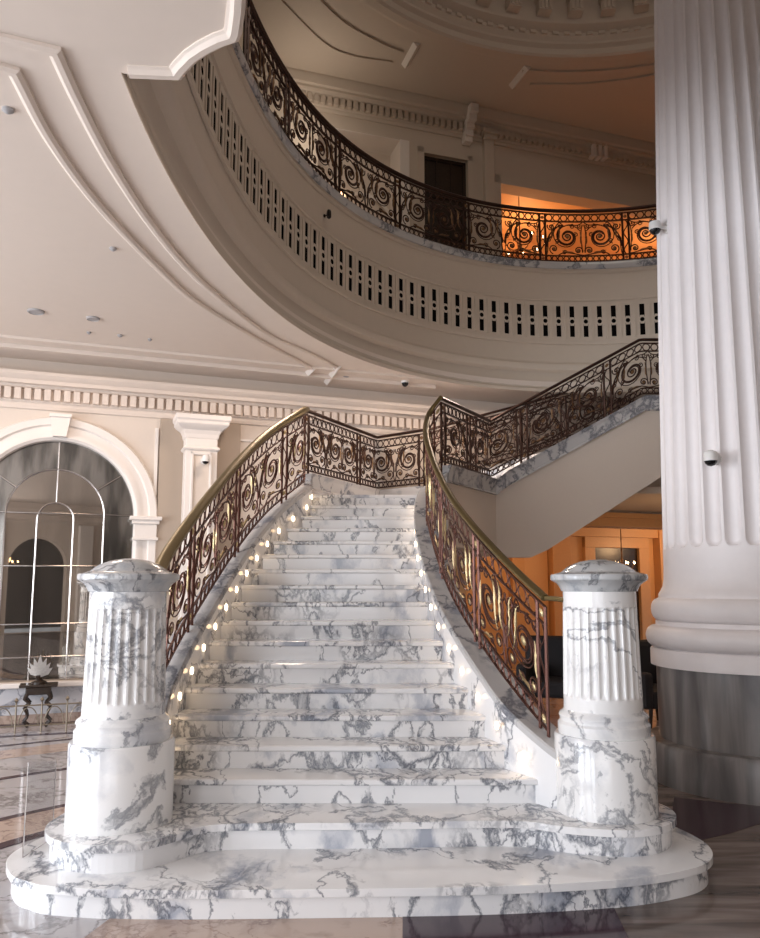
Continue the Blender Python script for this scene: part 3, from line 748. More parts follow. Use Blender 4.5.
# pierced grille
arc = []; p = -PI; 
tot = 0; N_ = 2000; cum = [0]
for i in range(N_):
    p0 = -PI + 2 * PI * i / N_; cum.append(cum[-1] + rdrum(p0) * 2 * PI / N_)
def phi_at(s):
    lo = 0; hi = N_
    while hi - lo > 1:
        m_ = (lo + hi) // 2
        if cum[m_] <= s: lo = m_
        else: hi = m_
    return -PI + 2 * PI * (lo + (s - cum[lo]) / max(1e-9, cum[hi] - cum[lo])) / N_
cnt = int(cum[-1] / .205); g = MB(); rb = MB()
def dp(s, z, dr=0):
    p = phi_at(s % cum[-1]); r = rdrum(p) + dr; return (DC[0] - r * math.sin(p), DC[1] + r * math.cos(p), z)
for i in range(cnt):
    s0 = cum[-1] * i / cnt; s1 = cum[-1] * (i + 1) / cnt; sm = (s0 + s1) / 2; hw = .036
    if abs(phi_at(sm)) > 2.3:
        g.add([dp(s0, GZ0), dp(s1, GZ0), dp(s1, GZ1), dp(s0, GZ1)], [(0, 1, 2, 3)]); continue
    a, b_ = sm - hw, sm + hw
    def q(sa, sb, za, zb): g.add([dp(sa, za), dp(sb, za), dp(sb, zb), dp(sa, zb)], [(0, 1, 2, 3)])
    q(s0, a, GZ0, GZ1); q(b_, s1, GZ0, GZ1)
    zz = [GZ0, GZ0 + .07, GZ0 + .245, GZ0 + .375, GZ0 + .55, GZ1]
    q(a, b_, zz[0], zz[1]); q(a, b_, zz[4], zz[5])
    # square plate with round hole
    zc = (zz[2] + zz[3]) / 2; hr_ = .033; sq = []; ci = []
    for t in range(16):
        an = 2 * PI * t / 16; c_, s_2 = math.cos(an), math.sin(an); mx = max(abs(c_) / hw, abs(s_2) / ((zz[3] - zz[2]) / 2))
        sq.append(dp(sm + c_ / mx, zc + s_2 / mx)); ci.append(dp(sm + hr_ * c_, zc + hr_ * s_2))
    g.add(sq + ci, [(t, (t + 1) % 16, 16 + (t + 1) % 16, 16 + t) for t in range(16)])
    # reveals
    for (za, zb) in ((zz[1], zz[2]), (zz[3], zz[4])):
        c4 = [(a, za), (b_, za), (b_, zb), (a, zb)]
        for t in range(4):
            u, v = c4[t], c4[(t + 1) % 4]; g.add([dp(*u), dp(*v), dp(v[0], v[1], .007), dp(u[0], u[1], .007)], [(0, 1, 2, 3)])
    rb.add([dp(s0 - .012, GZ0 + .05, -.012), dp(s0 + .012, GZ0 + .05, -.012), dp(s0 + .012, GZ1 - .05, -.012), dp(s0 - .012, GZ1 - .05, -.012), dp(s0 - .012, GZ0 + .05), dp(s0 + .012, GZ0 + .05), dp(s0 + .012, GZ1 - .05), dp(s0 - .012, GZ1 - .05)],
           [(0, 1, 2, 3), (0, 3, 7, 4), (1, 5, 6, 2), (3, 2, 6, 7), (0, 4, 5, 1)])
struct('trim_20', g, 'plaster_drum_shade', recalc=False); struct('trim_21', rb, 'plaster_drum_shade')
# marble edge + upper floor
drumband('trim_22', [(.03, 0), (-.05, 0), (-.065, .02), (-.065, .09), (-.05, .11), (.06, .11)], 'marble_band', rdrum, z=GZ1 + .50)
UF = GZ1 + .60
hole = ring(rdrum, -PI, PI - 2 * PI / 160, 159, .02)
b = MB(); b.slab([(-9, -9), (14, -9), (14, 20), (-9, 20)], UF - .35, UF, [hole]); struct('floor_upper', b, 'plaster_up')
# balcony railing
bal = [Vector((x, y, UF + .0)) for x, y in ring(rdrum, -math.radians(60), math.radians(91), 120, .03)]
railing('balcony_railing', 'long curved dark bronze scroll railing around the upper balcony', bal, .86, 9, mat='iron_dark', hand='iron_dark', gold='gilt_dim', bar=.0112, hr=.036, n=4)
# curved double mouldings on the ceiling
def mould(pts, name, close_left=None):
    P = crom([Vector((*cz(x, y), ZC)) for x, y in pts], 6)
    g = MB(); 
    if close_left: P = [Vector((*cz(*close_left), ZC))] + P
    g.sweep(P, [(-.04, .01), (-.04, -.02), (-.015, -.032), (.015, -.032), (.04, -.014), (.04, .01)]); struct(name, g, 'plaster_ceil')
mould([(55, 50), (78, 100), (110, 161), (150, 222), (189.5, 269.5), (229, 305), (268, 334), (308, 352), (337, 367)], 'trim_23', (-30, 30))
mould([(14, 70), (50, 138), (95, 200), (150, 259), (189.5, 296), (229, 322), (268, 344.5), (313, 368)], 'trim_24', (-40, 55))
for a_, b_ in (((327, 382), (338, 366)), ((307, 374), (314, 367)), ((488, 416), (494, 404))):
    g = MB(); g.tube([Vector((*cz(*a_), ZC)), Vector((*cz(*b_), ZC))], .05, 4); struct('trim_25', g, 'plaster_white')

# ================================================================== UPPER STOREY
A2 = math.atan(.33); W2 = Matrix.Translation((0, 13.4, 0)) @ Matrix.Rotation(A2, 4, 'Z'); UC = 10.5
def uw(px, py, off=0): return onwall(px, py, W2, off)
w = MB(); so = uw(500, 200)[0]; so2 = 8.5; zl = uw(520, 187)[1]
d0, d1 = uw(424, 200)[0], uw(468, 200)[0]; dz1 = uw(445, 157)[1]
r0, r1 = uw(318, 150)[0], uw(401, 150)[0]; rz = uw(360, 132)[1]
wallslab(w, [(-9.5, UF), (9.5, UF), (9.5, UC), (-9.5, UC)], 0, .3, W2, [[(so, UF + .01), (so2, UF + .01), (so2, zl), (so, zl)], [(d0, UF + .01), (d1, UF + .01), (d1, dz1), (d0, dz1)], [(r0, UF + .01), (r1, UF + .01), (r1, rz), (r0, rz)]])
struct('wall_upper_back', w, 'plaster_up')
# recess with splayed white side
g = MB(); wallslab(g, [(r0 - .1, UF), (r1 + .1, UF), (r1 + .1, rz + .1), (r0 - .1, rz + .1)], .55, .6, W2); struct('wall_niche', g, 'plaster')
g = MB(); g.box((r1 - .02, -.01, UF), (r1 + .16, .55, rz), W2); g.box((r0 - .1, .01, rz - .015), (r1 + .16, .56, rz + .1), W2); struct('trim_26', g, 'plaster_white')
g = MB(); c_ = (r0 + r1) / 2 + .2
for q in range(20):
    a0, a1 = PI * q / 20, PI * (q + 1) / 20
    g.add([W2 @ Vector((c_ + .62 * math.cos(a), y, UF + 1.75 + .62 * math.sin(a))) for a in (a0, a1) for y in (.50, .55)] + [W2 @ Vector((c_ + .55 * math.cos(a), .5, UF + 1.75 + .55 * math.sin(a))) for a in (a0, a1)], [(0, 2, 3, 1), (0, 4, 5, 2)])
struct('trim_27', g, 'plaster_white')
# dark glazed door
dr = tag(MB(), None) if False else None
g = MB(); wbox(g, d0, d1, UF, dz1, .12, .16, W2); dw = struct('door_1', g, 'darkwood')
g = MB()
for q in range(1, 3):
    s = d0 + (d1 - d0) * q / 3; wbox(g, s - .015, s + .015, UF, dz1, .09, .12, W2)
for q in range(1, 4):
    z = UF + (dz1 - UF) * q / 4; wbox(g, d0, d1, z - .015, z + .015, .09, .12, W2)
wbox(g, d0, d0 + .06, UF, dz1, .08, .12, W2); wbox(g, d1 - .06, d1, UF, dz1, .08, .12, W2); wbox(g, d0, d1, dz1 - .06, dz1, .08, .12, W2)
g.build('door_frame', 'darkwood', dw)
g = MB(); wbox(g, d0 - .12, d0, UF, dz1 + .1, -.03, .02, W2); wbox(g, d1, d1 + .10, UF, dz1 + .1, -.03, .02, W2); wbox(g, d0 - .12, d1 + .1, dz1, dz1 + .10, -.03, .02, W2); struct('trim_28', g, 'plaster_up')
# pilaster and casing of the big opening
pz = uw(490, 143)[1]
g = MB(); wbox(g, so - .35, so - .15, UF, pz, -.10, .02, W2); wbox(g, so - .38, so - .12, pz, pz + .07, -.16, .02, W2); wbox(g, so - .42, so - .10, pz + .07, pz + .14, -.22, .02, W2); struct('trim_29', g, 'plaster_up', bevel=.01)
g = MB(); wbox(g, so - .15, so + .012, UF, zl + .15, -.03, .31, W2); wbox(g, so - .15, so2, zl - .012, zl + .15, -.03, .31, W2); struct('trim_30', g, 'plaster_up')
g = MB(); wbox(g, so - .6, 9, pz + .12, pz + .2, -.14, .02, W2); wbox(g, so - .6, 9, pz + .2, pz + .34, -.06, .02, W2); struct('trim_31', g, 'plaster_up')
s_ = uw(595, 168)[0]
g = MB()
for q in (-.13, 0, .13): wbox(g, s_ + q - .045, s_ + q + .045, pz + .02, pz + .38, -.22, 0, W2)
struct('trim_32', g, 'plaster_white', bevel=.02)
# upper cornice with dentils and a projecting break
zc2 = UC - .62
cornice('trim_33', -9.2, 9.2, W2, zc2 + .10, 'plaster_up', dstep=.12, ht=.52)
s_ = uw(468, 110)[0]
g = MB()
for (z, o_, hh) in ((zc2 - .02, .10, .10), (zc2 + .08, .14, .12), (zc2 + .2, .20, .10), (zc2 + .30, .30, .12), (zc2 + .42, .38, .16)): wbox(g, s_ - .14, s_ + .0 + .02, z, z + hh, -o_ - .05, 0, W2)
struct('trim_34', g, 'plaster_white', bevel=.01)
# upper ceiling + dome ring
DM = (3.2, 7.5); RD = 4.72
def circle(r, n=96, c=DM): return [(c[0] + r * math.cos(2 * PI * i / n), c[1] + r * math.sin(2 * PI * i / n)) for i in range(n)]
b = MB(); b.slab([(-9, -9), (14, -9), (14, 20), (-9, 20)], UC, UC + .15, [circle(RD)]); struct('ceiling_upper', b, 'plaster_up')
g = MB(); g.lathe([(RD + .22, .0), (RD + .20, -.05), (RD + .12, -.07), (RD + .06, -.05), (RD + .02, -.06), (RD - .02, -.03), (RD - .03, .06), (RD - .10, .10), (RD - .10, .14), (RD - .16, .20), (RD - .16, .26), (RD - .30, .32), (RD - .32, .36), (RD - .32, .72), (RD - .55, .80), (RD - .6, .95), (RD - 1.6, 1.25), (RD - 3.2, 1.45), (.01, 1.5)], 120, (DM[0], DM[1], UC), caps=False)
struct('ceiling_dome', g, 'plaster_up', smooth=True)
g = MB(); nb = 52
for i in range(nb):
    a = 2 * PI * i / nb; m = Matrix.Translation((DM[0], DM[1], UC)) @ Matrix.Rotation(a, 4, 'Z')
    g.box((RD - .50, -.11, .40), (RD - .30, .11, .70), m); g.box((RD - .54, -.13, .62), (RD - .30, .13, .70), m)
    for q in (-.065, 0, .065): g.box((RD - .53, q - .02, .42), (RD - .49, q + .02, .60), m)
struct('trim_35', g, 'plaster_up')
g = MB(); nb = 150
for i in range(nb):
    a = 2 * PI * i / nb; m = Matrix.Translation((DM[0], DM[1], UC)) @ Matrix.Rotation(a, 4, 'Z'); g.box((RD - .20, -.05, .21), (RD - .14, .05, .26), m)
struct('trim_36', g, 'plaster_up')
def ucz(x, y): p = atZ(x, y, UC); return Vector((p.x, p.y, UC))
for l in ([(300, -20), (340, 20), (378, 42), (402, 52)], [(270, -10), (320, 40), (350, 55), (392, 62)], [(522, 70), (560, 72), (610, 70), (660, 64)], [(530, 84), (580, 84), (620, 80), (660, 74)]):
    g = MB(); g.sweep(crom([ucz(*q) for q in l], 8), [(-.04, .01), (-.04, -.035), (.04, -.035), (.04, .01)]); struct('trim_37', g, 'plaster_up')
for a_, b_ in (((405, 65), (417, 43)), ((512, 86), (528, 66))):
    g = MB(); g.tube([ucz(*a_), ucz(*b_)], .07, 4); struct('trim_38', g, 'plaster_white')
# warm room behind the upper opening
def room(name, W, s0, s1, y0, y1, z0, z1, mat):
    g = MB(); wbox(g, s0, s1, z0, z1, y1, y1 + .1, W); wbox(g, s0 - .1, s0, z0, z1, y0, y1, W); wbox(g, s1, s1 + .1, z0, z1, y0, y1, W); wbox(g, s0, s1, z1, z1 + .1, y0, y1 + .1, W); return struct(name, g, mat)
room('wall_upper_room', W2, so - .2, so2 + .2, .3, 3.6, UF, zl + .5, 'orange_wall')
g = MB(); wbox(g, so - .2, so2, zl + .0, zl + .10, 3.35, 3.6, W2); wbox(g, so - .2, so2, zl + .25, zl + .5, 3.15, 3.6, W2); wbox(g, so + 1.2, so + 1.5, UF, zl + .3, 3.4, 3.6, W2); wbox(g, so + 3.4, so + 3.7, UF, zl + .3, 3.4, 3.6, W2); struct('trim_39', g, 'orange_wall')

# ================================================================== WARM ROOM BEHIND THE LOWER OPENING
g = MB(); wbox(g, 1.2, 1.365, 0, 2.75, -.03, .33); wbox(g, 1.2, 5.75, 2.60, 2.78, -.06, .36); wbox(g, 1.2, 5.75, 2.74, 2.82, -.12, .36); struct('trim_40', g, 'orange_trim')
g = MB(); g.slab([(2.75, 10.47), (6.4, 10.47), (6.4, 13.85), (2.75, 12.45)], 2.86, 2.95); struct('ceiling_soffit', g, 'plaster_up')
room('wall_lounge', W1, 1.0, 13.0, .3, 4.6, 0, 3.1, 'orange_wall')
def lp(px, py): return onwall(px, py, W1, 4.6)
s_a, s_b = lp(594, 600)[0], lp(638, 600)[0]; zt_ = lp(610, 548)[1]
g = MB()
xs = [lp(q, 600)[0] for q in (548, 566, 576, 652)]
wbox(g, s_a - .28, s_a, 0, zt_ + .25, 4.48, 4.6); wbox(g, s_b, s_b + .28, 0, zt_ + .25, 4.48, 4.6); wbox(g, s_a - .28, s_b + .28, zt_, zt_ + .25, 4.47, 4.6); wbox(g, s_a - .4, s_b + .4, zt_ + .25, zt_ + .33, 4.42, 4.6)
wbox(g, xs[0], xs[1], 0, 3.0, 4.35, 4.6); wbox(g, s_b + .5, s_b + .85, 0, 3.0, 4.35, 4.6); wbox(g, 1.0, 13, 2.75, 3.0, 4.4, 4.6); wbox(g, xs[0] - 1.0, xs[0] - .7, 0, 3, 4.4, 4.6)
struct('trim_41', g, 'orange_trim', bevel=.01)
g = MB(); wbox(g, s_a, s_b, 0, zt_, 4.57, 4.595); struct('door_2', g, 'darkwood')
g = MB(); wbox(g, xs[0] - .65, xs[0] - .05, 0.2, 2.5, 4.5, 4.6); struct('trim_42', g, 'orange_wall')
pic = thing('framed_picture', W1 @ Vector(((s_a + s_b) / 2 + .2, 4.5, 1.8)), 'small dark framed picture in the amber lounge, above the right newel cap', 'picture')
pw = lp(624, 571); g = MB(); panel(g, pw[0] - .3, pw[0] + .3, pw[1] - .35, pw[1] + .05, W1 @ Matrix.Translation((0, 4.56, 0)), .04, .04); g.build('frame', 'darkwood', pic)
g = MB(); wbox(g, pw[0] - .27, pw[0] + .27, pw[1] - .32, pw[1] + .02, 4.55, 4.56); g.build('canvas', plain('red_canvas', (.25, .05, .03), .6, 0, 0, 6, .6), pic)
# chandeliers
def chandelier(c, r, n, label, dropz, bs=1):
    t = thing('chandelier', c, label, 'chandelier'); c = Vector(c)
    m = MB(); m.lathe([(.012, 0), (.03, .05), (.05, .09), (.02, .15), (.035, .2), (.015, .25), (.008, dropz)], 12, c); m.build('stem', 'gilt_dim', t, smooth=True)
    for i in range(n):
        a = 2 * PI * i / n; d = Vector((math.cos(a), math.sin(a), 0))
        arm = MB(); arm.tube([c + d * (r * q) + Vector((0, 0, .06 - .14 * math.sin(q * PI) + .06 * q)) for q in (0, .2, .4, .6, .8, 1)], .01, 5); arm.build('arm', 'gilt_dim', t)
        f = MB(); f.lathe([(.004 * bs, .12), (.014 * bs, .135), (.018 * bs, .145), (.010 * bs, .165), (.002 * bs, .18)], 8, c + d * r); f.build('bulb', 'bulb', t)
    return t
cp_ = W1 @ Vector((lp(622, 560)[0] - .3, 3.6, 0)); cz_ = atY(622, 564, cp_.y).z
chandelier((atY(622, 564, cp_.y).x, cp_.y, cz_ - .12), .28, 8, 'lit candle chandelier in the amber lounge seen above the right newel cap', 3.1 - cz_ + .12, .55)
pc = atY(520, 248, 15.2)
chandelier((pc.x, 15.2, pc.z - .05), .5, 10, 'lit chandelier glowing behind the balcony railing in the upper amber room', zl + .45 - pc.z, .7)

def area(name, loc, tgt, sx, sy, e, col):
    l = bpy.data.lights.new(name, 'AREA'); l.shape = 'RECTANGLE'; l.size = sx; l.size_y = sy; l.energy = e; l.color = col
    o = bpy.data.objects.new(name, l); C.objects.link(o); o.location = loc
    o.rotation_euler = (Vector(tgt) - Vector(loc)).to_track_quat('-Z', 'Y').to_euler(); return o
def point(name, loc, e, col, r=.1):
    l = bpy.data.lights.new(name, 'POINT'); l.energy = e; l.color = col; l.shadow_soft_size = r
    o = bpy.data.objects.new(name, l); C.objects.link(o); o.location = loc; return o

# ================================================================== REST OF THE ROOM (behind and beside the camera)
# left wall with tall windows, rear wall with openings
LX = -8.8
RL = Matrix(((0, 0, 1, 0), (1, 0, 0, 0), (0, 1, 0, 0), (0, 0, 0, 1)))   # (s,z,depth) -> (x=depth,y=s,z=z)
wins = [(-7.5, -5.0), (-3.8, -1.3), (-.1, 2.4), (3.6, 5.6)]
w = MB(); w.slab([(-9, 0), (8.6, 0), (8.6, ZC), (-9, ZC)], LX - .3, LX, [[(a, .5), (b, .5), (b, 3.7), (a, 3.7)] for a, b in wins], mat=RL); struct('wall_left', w, 'plaster')
for i, (a, b) in enumerate(wins):
    g = MB(); g.box((LX - .2, a, .5), (LX - .18, b, 3.7)); wo = struct('window_%d' % (i + 1), g, 'glass')
    g = MB()
    for q in range(5): y = a + (b - a) * q / 4; g.box((LX - .24, y - .03, .5), (LX - .14, y + .03, 3.7))
    for q in range(4): z = .5 + 3.2 * q / 3; g.box((LX - .24, a, z - .03), (LX - .14, b, z + .03))
    g.build('window_frame', 'plaster_white', wo)
RW = Matrix(((1, 0, 0, 0), (0, 0, 1, 0), (0, 1, 0, 0), (0, 0, 0, 1)))
def arch2(c, r, top): return [(c + r, .01)] + [(c + r * math.cos(PI * i / 16), top - r + r * math.sin(PI * i / 16)) for i in range(17)] + [(c - r, .01)]
w = MB(); w.slab([(-9, 0), (9, 0), (9, ZC), (-9, ZC)], -9, -8.7, [arch2(-5.6, 1.0, 3.3), arch2(-1.2, 1.1, 3.4), arch2(1.9, 1.0, 3.3), arch2(5.2, 1.1, 3.4)], mat=RW); struct('wall_rear', w, 'plaster')
g = MB(); g.box((-9, -12, 0), (9, -11.9, 4)); g.box((-9, -12, 3.9), (9, -9, 4)); struct('wall_rear_room', g, 'darkwood')
g = MB(); g.sweep([Vector((9, -8.7, 3.86)), Vector((-9, -8.7, 3.86))], [(0, 0), (-.07, .09), (-.07, .24), (-.22, .285), (-.30, .42), (-.30, .64), (0, .64)]); struct('trim_43', g, 'plaster_ceil')
g = MB()
for c_ in (-7.3, -3.4, .35, 3.5, 7.2): g.box((c_ - .25, -8.7, 0), (c_ + .25, -8.5, 3.8))
struct('trim_44', g, 'plaster_white', bevel=.02)
w = MB(); w.box((8.8, -9, 0), (9.0, 14.8, ZC)); struct('wall_right', w, 'plaster')
g = MB(); g.box((-9.2, -9, UF), (-9, 20, UC)); g.box((14, -9, UF), (14.2, 20, UC)); g.box((-9, -9.2, UF), (14, -9, UC)); struct('wall_upper', g, 'plaster_up')
chandelier((1.2, -10.3, 2.35), .5, 10, 'lit candle chandelier in the dark rear room, seen only in the arched mirror', 1.4)

# ================================================================== SMALL THINGS
def seccam(p, n, label, r=.055, body='white_plastic', arm=.12):
    n = Vector(n).normalized(); p = Vector(p); t = thing('security_camera', p, label, 'security camera')
    m = MB(); m.tube([p - n * .02, p + n * .03 * arm / .12], .05 * arm / .12, 12); m.tube([p, p + n * arm], .018 * arm / .12, 8); m.build('mount', body, t)
    c = p + n * (arm + .02)
    m = MB(); m.lathe([(.02, .06), (r * .9, .045), (r, .02), (r, -.03)], 20, c); m.build('housing', body, t, smooth=True)
    m = MB(); m.lathe([(.002, -.03 - r * .8), (r * .5, -.03 - r * .66), (r * .82, -.03 - r * .35), (r * .95, -.03)], 20, c); m.build('lens_dome', 'black', t, smooth=True)
def colcam(px, py, label, ang, z, rr):
    a = math.radians(ang); d = Vector((math.cos(a), math.sin(a), 0)); seccam(Vector((cc[0], cc[1], z)) + d * rr, d, label)
zq = atY(656, 227, 6.9).z
colcam(656, 227, 'white dome security camera high on the left edge of the fluted column', 187, zq + .02, .57)
p = atY(697, 458, 6.45)
colcam(697, 462, 'white dome security camera low on the face of the fluted column', 229, p.z, .665)
q = onwall(204, 461, W1, -.32); pp = wl(q[0], q[1], -.33); seccam(pp, W1.to_3x3() @ Vector((0, -1, 0)), 'small security camera on the cream wall pilaster left of the stair', .045)
p = cz(405, 381); t = thing('security_camera', (p[0], p[1], ZC), 'tiny dark dome security camera on the lower ceiling above the stair head', 'security camera')
m = MB(); m.lathe([(.055, 0), (.055, -.03)], 20, (p[0], p[1], ZC)); m.build('housing', 'white_plastic', t)
m = MB(); m.lathe([(.048, -.03), (.04, -.06), (.02, -.08), (.002, -.085)], 20, (p[0], p[1], ZC)); m.build('lens_dome', 'black', t, smooth=True)
# camera on the drum
best = None
for i in range(200):
    ph = math.radians(20 + i * .5); r = rdrum(ph); X, Y = DC[0] - r * math.sin(ph), DC[1] + r * math.cos(ph); q = atY(324, 216, Y)
    if best is None or abs(q.x - X) < best[0]: best = (abs(q.x - X), Vector((X, Y, q.z)), Vector((math.sin(ph), -math.cos(ph), 0)))
seccam(best[1], best[2], 'tiny dark security camera on the curved cream balcony front above the slots', .028, 'black', .05)
for (x, y, r, lb) in ((36, 311, .085, 'round grey ceiling speaker, leftmost of the two near the wall cornice'), (93, 318, .07, 'round grey ceiling speaker nearer the curved ceiling moulding')):
    p = cz(x, y); t = thing('ceiling_speaker', (p[0], p[1], ZC), lb, 'ceiling speaker', 'round ceiling speakers')
    m = MB(); m.lathe([(r, 0), (r, -.012), (r * .86, -.02), (r * .84, -.014)], 28, (p[0], p[1], ZC)); m.build('rim', 'grey_plastic', t, smooth=True)
    m = MB(); m.lathe([(.004, -.016), (r * .84, -.015)], 28, (p[0], p[1], ZC)); m.build('grille', 'grey_plastic', t)
for (x, y, r, lb) in ((8, 109, .035, 'small round ceiling detector at the far left of the ceiling'), (113, 248, .03, 'small round sprinkler head in the middle of the left ceiling'), (89, 332, .025, 'tiny sprinkler head just beyond the round grey speakers'),
                    (150, 339, .025, 'tiny sprinkler head between the speakers and the ceiling moulding'), (120, 335, .03, 'small flat detector between the two tiny sprinkler heads'), (345, 377, .06, 'flat round ceiling detector beside the ends of the curved mouldings')):
    p = cz(x, y); m = MB(); m.lathe([(r, 0), (r, -.012), (r * .5, -.025), (.003, -.028)], 20, (p[0], p[1], ZC))
    tag(m.build('ceiling_detector', 'grey_plastic', smooth=True), lb, 'ceiling detector')
# console table with silver ornament
tc_ = wl(onwall(38, 700, W1, -.35)[0], 0, -.32); 
ct = thing('console_table', (tc_.x, tc_.y, 0), 'small dark console table with curved legs below the arched mirror', 'table', None)
Rz = Matrix.Translation((tc_.x, tc_.y, 0)) @ Matrix.Rotation(A1, 4, 'Z')
ht = .46
m = MB(); m.box((-.21, -.14, ht), (.21, .14, ht + .03), Rz); m.build('table_top', 'darkwood', ct, bevel=.008)
m = MB(); m.box((-.14, -.10, ht - .09), (.14, .10, ht), Rz); m.build('apron', 'darkwood', ct, bevel=.01)
for sx in (-1, 1):
    for sy in (-1, 1):
        m = MB(); m.tube([Rz @ Vector((sx * (.12 + .03 * math.sin(q * 2.4)), sy * .08, ht - .08 - (ht - .09) * q / 7)) for q in range(8)], [.028, .026, .022, .018, .015, .014, .016, .02], 8); m.build('leg', 'darkwood', ct, smooth=True)
orn = thing('ornament', (tc_.x, tc_.y, ht + .03), 'silver fan-shaped ornament with pointed leaves on the dark console table', 'ornament')
m = MB(); m.lathe([(.09, 0), (.09, .02), (.03, .05), (.05, .09), (.02, .10)], 16, (tc_.x, tc_.y, ht + .03)); m.build('foot', 'darkwood', orn, smooth=True)
m = MB()
for q in range(-3, 4):
    a = math.radians(q * 17); dx, dz = math.sin(a), math.cos(a); ln = .27 - .03 * abs(q)
    pts = [(0, .08), (.035, .55), (.0, 1.0), (-.035, .55)]
    vs = []
    for yy in (-.02, .02):
        for (wx, l) in pts: vs.append(Rz @ Vector((dx * ln * l + dz * wx, yy * (1 - l) - .01 * q, ht + .10 + dz * ln * l - dx * wx)))
    m.add(vs, [(0, 1, 2, 3), (7, 6, 5, 4), (0, 4, 5, 1), (1, 5, 6, 2), (2, 6, 7, 3), (3, 7, 4, 0)])
m.build('leaf_fan', 'silver', orn)
# low hooped barrier in front of the wall
lb_ = thing('low_barrier', wl(-5.2, 0, -.75), 'low brass barrier of thin hooped bars along the floor below the arched mirror', 'barrier')
s0_, s1_ = onwall(-10, 705, W1, -.75)[0], onwall(92, 705, W1, -.75)[0]
m = MB()
def bl(s, z): return wl(s, z, -.75)
m.tube([bl(s0_, .30), bl(s1_, .30)], .009, 6); m.tube([bl(s0_, .08), bl(s1_, .08)], .008, 6); m.build('rail', 'old_brass', lb_)
nh = 4
for i in range(nh + 1):
    s = s0_ + (s1_ - s0_) * i / nh
    m = MB(); m.tube([bl(s, 0), bl(s, .33)], .010, 6); m.lathe([(.005, -.03), (.024, 0), (.005, .03)], 10, bl(s, .36)); m.build('upright', 'old_brass', lb_)
    if i < nh:
        wd = (s1_ - s0_) / nh; m = MB()
        m.tube([bl(s + wd * (.5 - .38 * math.cos(PI * q / 10)), (.09 + .19) - .19 + .19 * math.sin(PI * q / 10)) for q in range(11)], .006, 5)
        m.build('hoop', 'old_brass', lb_)
# clear acrylic panel on the bottom step
ga = atZ(17, 862, .15); ha = atZ(53, 818, .0); 
ga = Vector((-2.25, 4.72, 0)); ga = atY(17, 862, 4.62); ha = atY(53, 822, 4.95)
gp = thing('acrylic_panel', (ga.x, ga.y, .15), 'clear acrylic panel with thin bright edges at the left end of the bottom step', 'acrylic panel')
zt1 = atY(23, 762, ga.y).z; zt2 = atY(56, 761, ha.y).z; ga = Vector((ga.x + .03, ga.y, 0)); zfl = .151
gp.location = (ga.x, ga.y, .15)
def pe(t_, z): return Vector((ga.x + (ha.x - ga.x) * t_, ga.y + (ha.y - ga.y) * t_, z))
for t_, zt_2 in ((0, zt1), (1, zt2)):
    m = MB(); m.tube([pe(t_, zfl), pe(t_, zt_2)], .004, 6); m.build('edge_strip', 'chrome', gp)
m = MB(); nn = Vector((-(ha.y - ga.y), ha.x - ga.x, 0)).normalized() * .003
vs = [pe(a, z) + nn * sg for sg in (-1, 1) for a, z in ((0, zfl), (1, zfl), (1, zt2), (0, zt1))]
m.add(vs, [(0, 1, 2, 3), (7, 6, 5, 4), (0, 4, 5, 1), (1, 5, 6, 2), (2, 6, 7, 3), (3, 7, 4, 0)]); m.build('pane', 'acrylic', gp)
# armchairs in the lounge gap between newel and column
def armchair(x, y, rz, label):
    t = thing('armchair', (x, y, 0), label, 'chair', 'dark lounge armchairs'); W = Matrix.Translation((x, y, 0)) @ Matrix.Rotation(rz, 4, 'Z')
    m = MB(); m.box((-.34, -.32, .25), (.34, .32, .46), W); m.build('seat', 'fabric', t, bevel=.05)
    m = MB(); m.box((-.36, .24, .30), (.36, .40, .98), W); m.build('backrest', 'fabric', t, bevel=.07)
    for sx in (-1, 1):
        m = MB(); m.box((sx * .34 - .07, -.32, .25), (sx * .34 + .07, .34, .66), W); m.build('armrest', 'fabric', t, bevel=.05)
        for sy in (-.27, .32):
            m = MB(); m.tube([W @ Vector((sx * .3, sy, .26)), W @ Vector((sx * .32, sy, .0))], [.025, .015], 8); m.build('leg', 'darkwood', t)
armchair(3.25, 9.6, .4, 'dark upholstered armchair in the gap between the right newel and the column')
armchair(2.2, 10.4, -.3, 'dark upholstered armchair under the upper flight, seen through the right railing')
# wall lamp on the upper wall
sc = uw(349, 186, -.05); pp = W2 @ Vector((sc[0], .40, sc[1])); t = thing('wall_lamp', pp, 'small lit wall lamp in the niche behind the balcony railing', 'lamp')
m = MB(); m.tube([pp + (W2.to_3x3() @ Vector((0, .14, 0))), pp], .015, 8); m.build('bracket', 'gilt_dim', t)
m = MB(); m.lathe([(.05, -.12), (.06, 0), (.035, .14)], 14, pp); m.build('lamp_shade', emit('lamp_shade_glow', (1, .62, .35), 3), t)

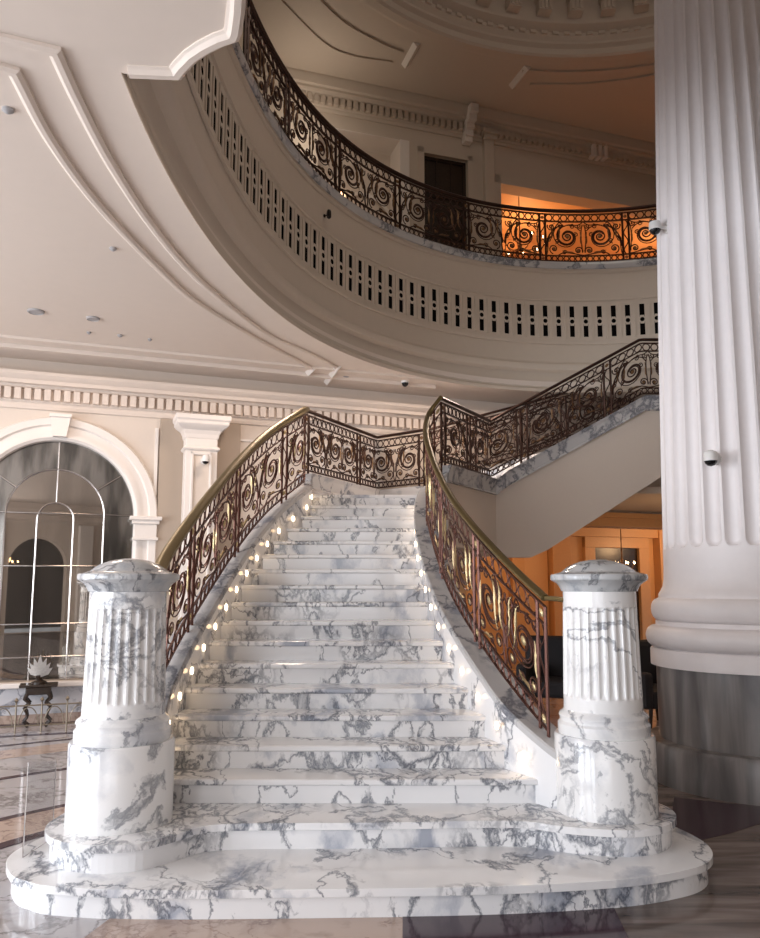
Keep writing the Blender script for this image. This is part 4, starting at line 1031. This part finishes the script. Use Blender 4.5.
# ================================================================== LIGHT
COOL = (.86, .92, 1.0)
for i, (a, b) in enumerate(wins): area('window_daylight', (LX + .05, (a + b) / 2, 2.1), (0, (a + b) / 2 + 1.2, 1.5), b - a, 3.2, 305, COOL)
area('rear_window_daylight', (-2.5, -7.5, 2.3), (0, 6, 1.6), 6, 3.2, 215, (.93, .95, 1.0))
for s_ in (-6.4, -4.2, -2.0, .5):
    l_ = wl(s_, 4.46, -1.6); area('hall_fill', l_, l_ - Vector((0, 0, 1)), .5, .5, 24 if s_ < 0 else 45, (1, .80, .66))  # added warm fill without fixtures; its bounce brightens the ceiling near the back wall
# warm rooms
point('lounge_beam_fill', (4.7, 11.0, 1.9), 24, (1, .56, .26), .3)  # added light hidden behind the column, brightens the lounge beam
cA = W2 @ Vector((so + 1.6, 2.0, zl - .3)); point('upper_room_lamp', cA, 60, (1, .50, .22), .2)
cA = W2 @ Vector((so + 5.0, 2.0, zl - .3)); point('upper_room_lamp', cA, 40, (1, .50, .22), .2)
cB = W1 @ Vector((4.2, 2.6, 2.7)); point('lounge_lamp', cB, 48, (1, .60, .30), .2)
cB = W1 @ Vector((8.6, 3.0, 2.6)); point('lounge_lamp', cB, 48, (1, .60, .30), .2)
point('rear_room_lamp', (1.2, -10.2, 2.6), 25, (1, .62, .3), .2)
area('dome_light', (3.2, 6.5, 11.7), (3.2, 6.5, 0), 3, 3, 110, (1, .88, .76))
point('gallery_lamp', (-1.2, 12.2, 9.3), 22, (1, .85, .7), .3)
wd = bpy.data.worlds.new('world'); bpy.context.scene.world = wd; wd.use_nodes = True
wd.node_tree.nodes['Background'].inputs[0].default_value = (.8, .88, 1, 1); wd.node_tree.nodes['Background'].inputs[1].default_value = .6
# ================================================================== CAMERA
cam = bpy.data.cameras.new('camera'); co = bpy.data.objects.new('camera', cam); C.objects.link(co)
co.location = (0, 0, EYE); co.rotation_euler = (PI / 2 + TH, 0, 0)
cam.sensor_fit = 'VERTICAL'; cam.sensor_height = 24; cam.lens = 24 * F / 938
cam.shift_y = (CY - 469) / 938
cam.clip_start = .05
sc_ = bpy.context.scene; sc_.camera = co
sc_.view_settings.view_transform = 'Standard'; sc_.view_settings.look = 'None'; sc_.view_settings.gamma = 1; sc_.view_settings.exposure = 0
sc_.cycles.use_denoising = True
sc_.cycles.max_bounces = 8
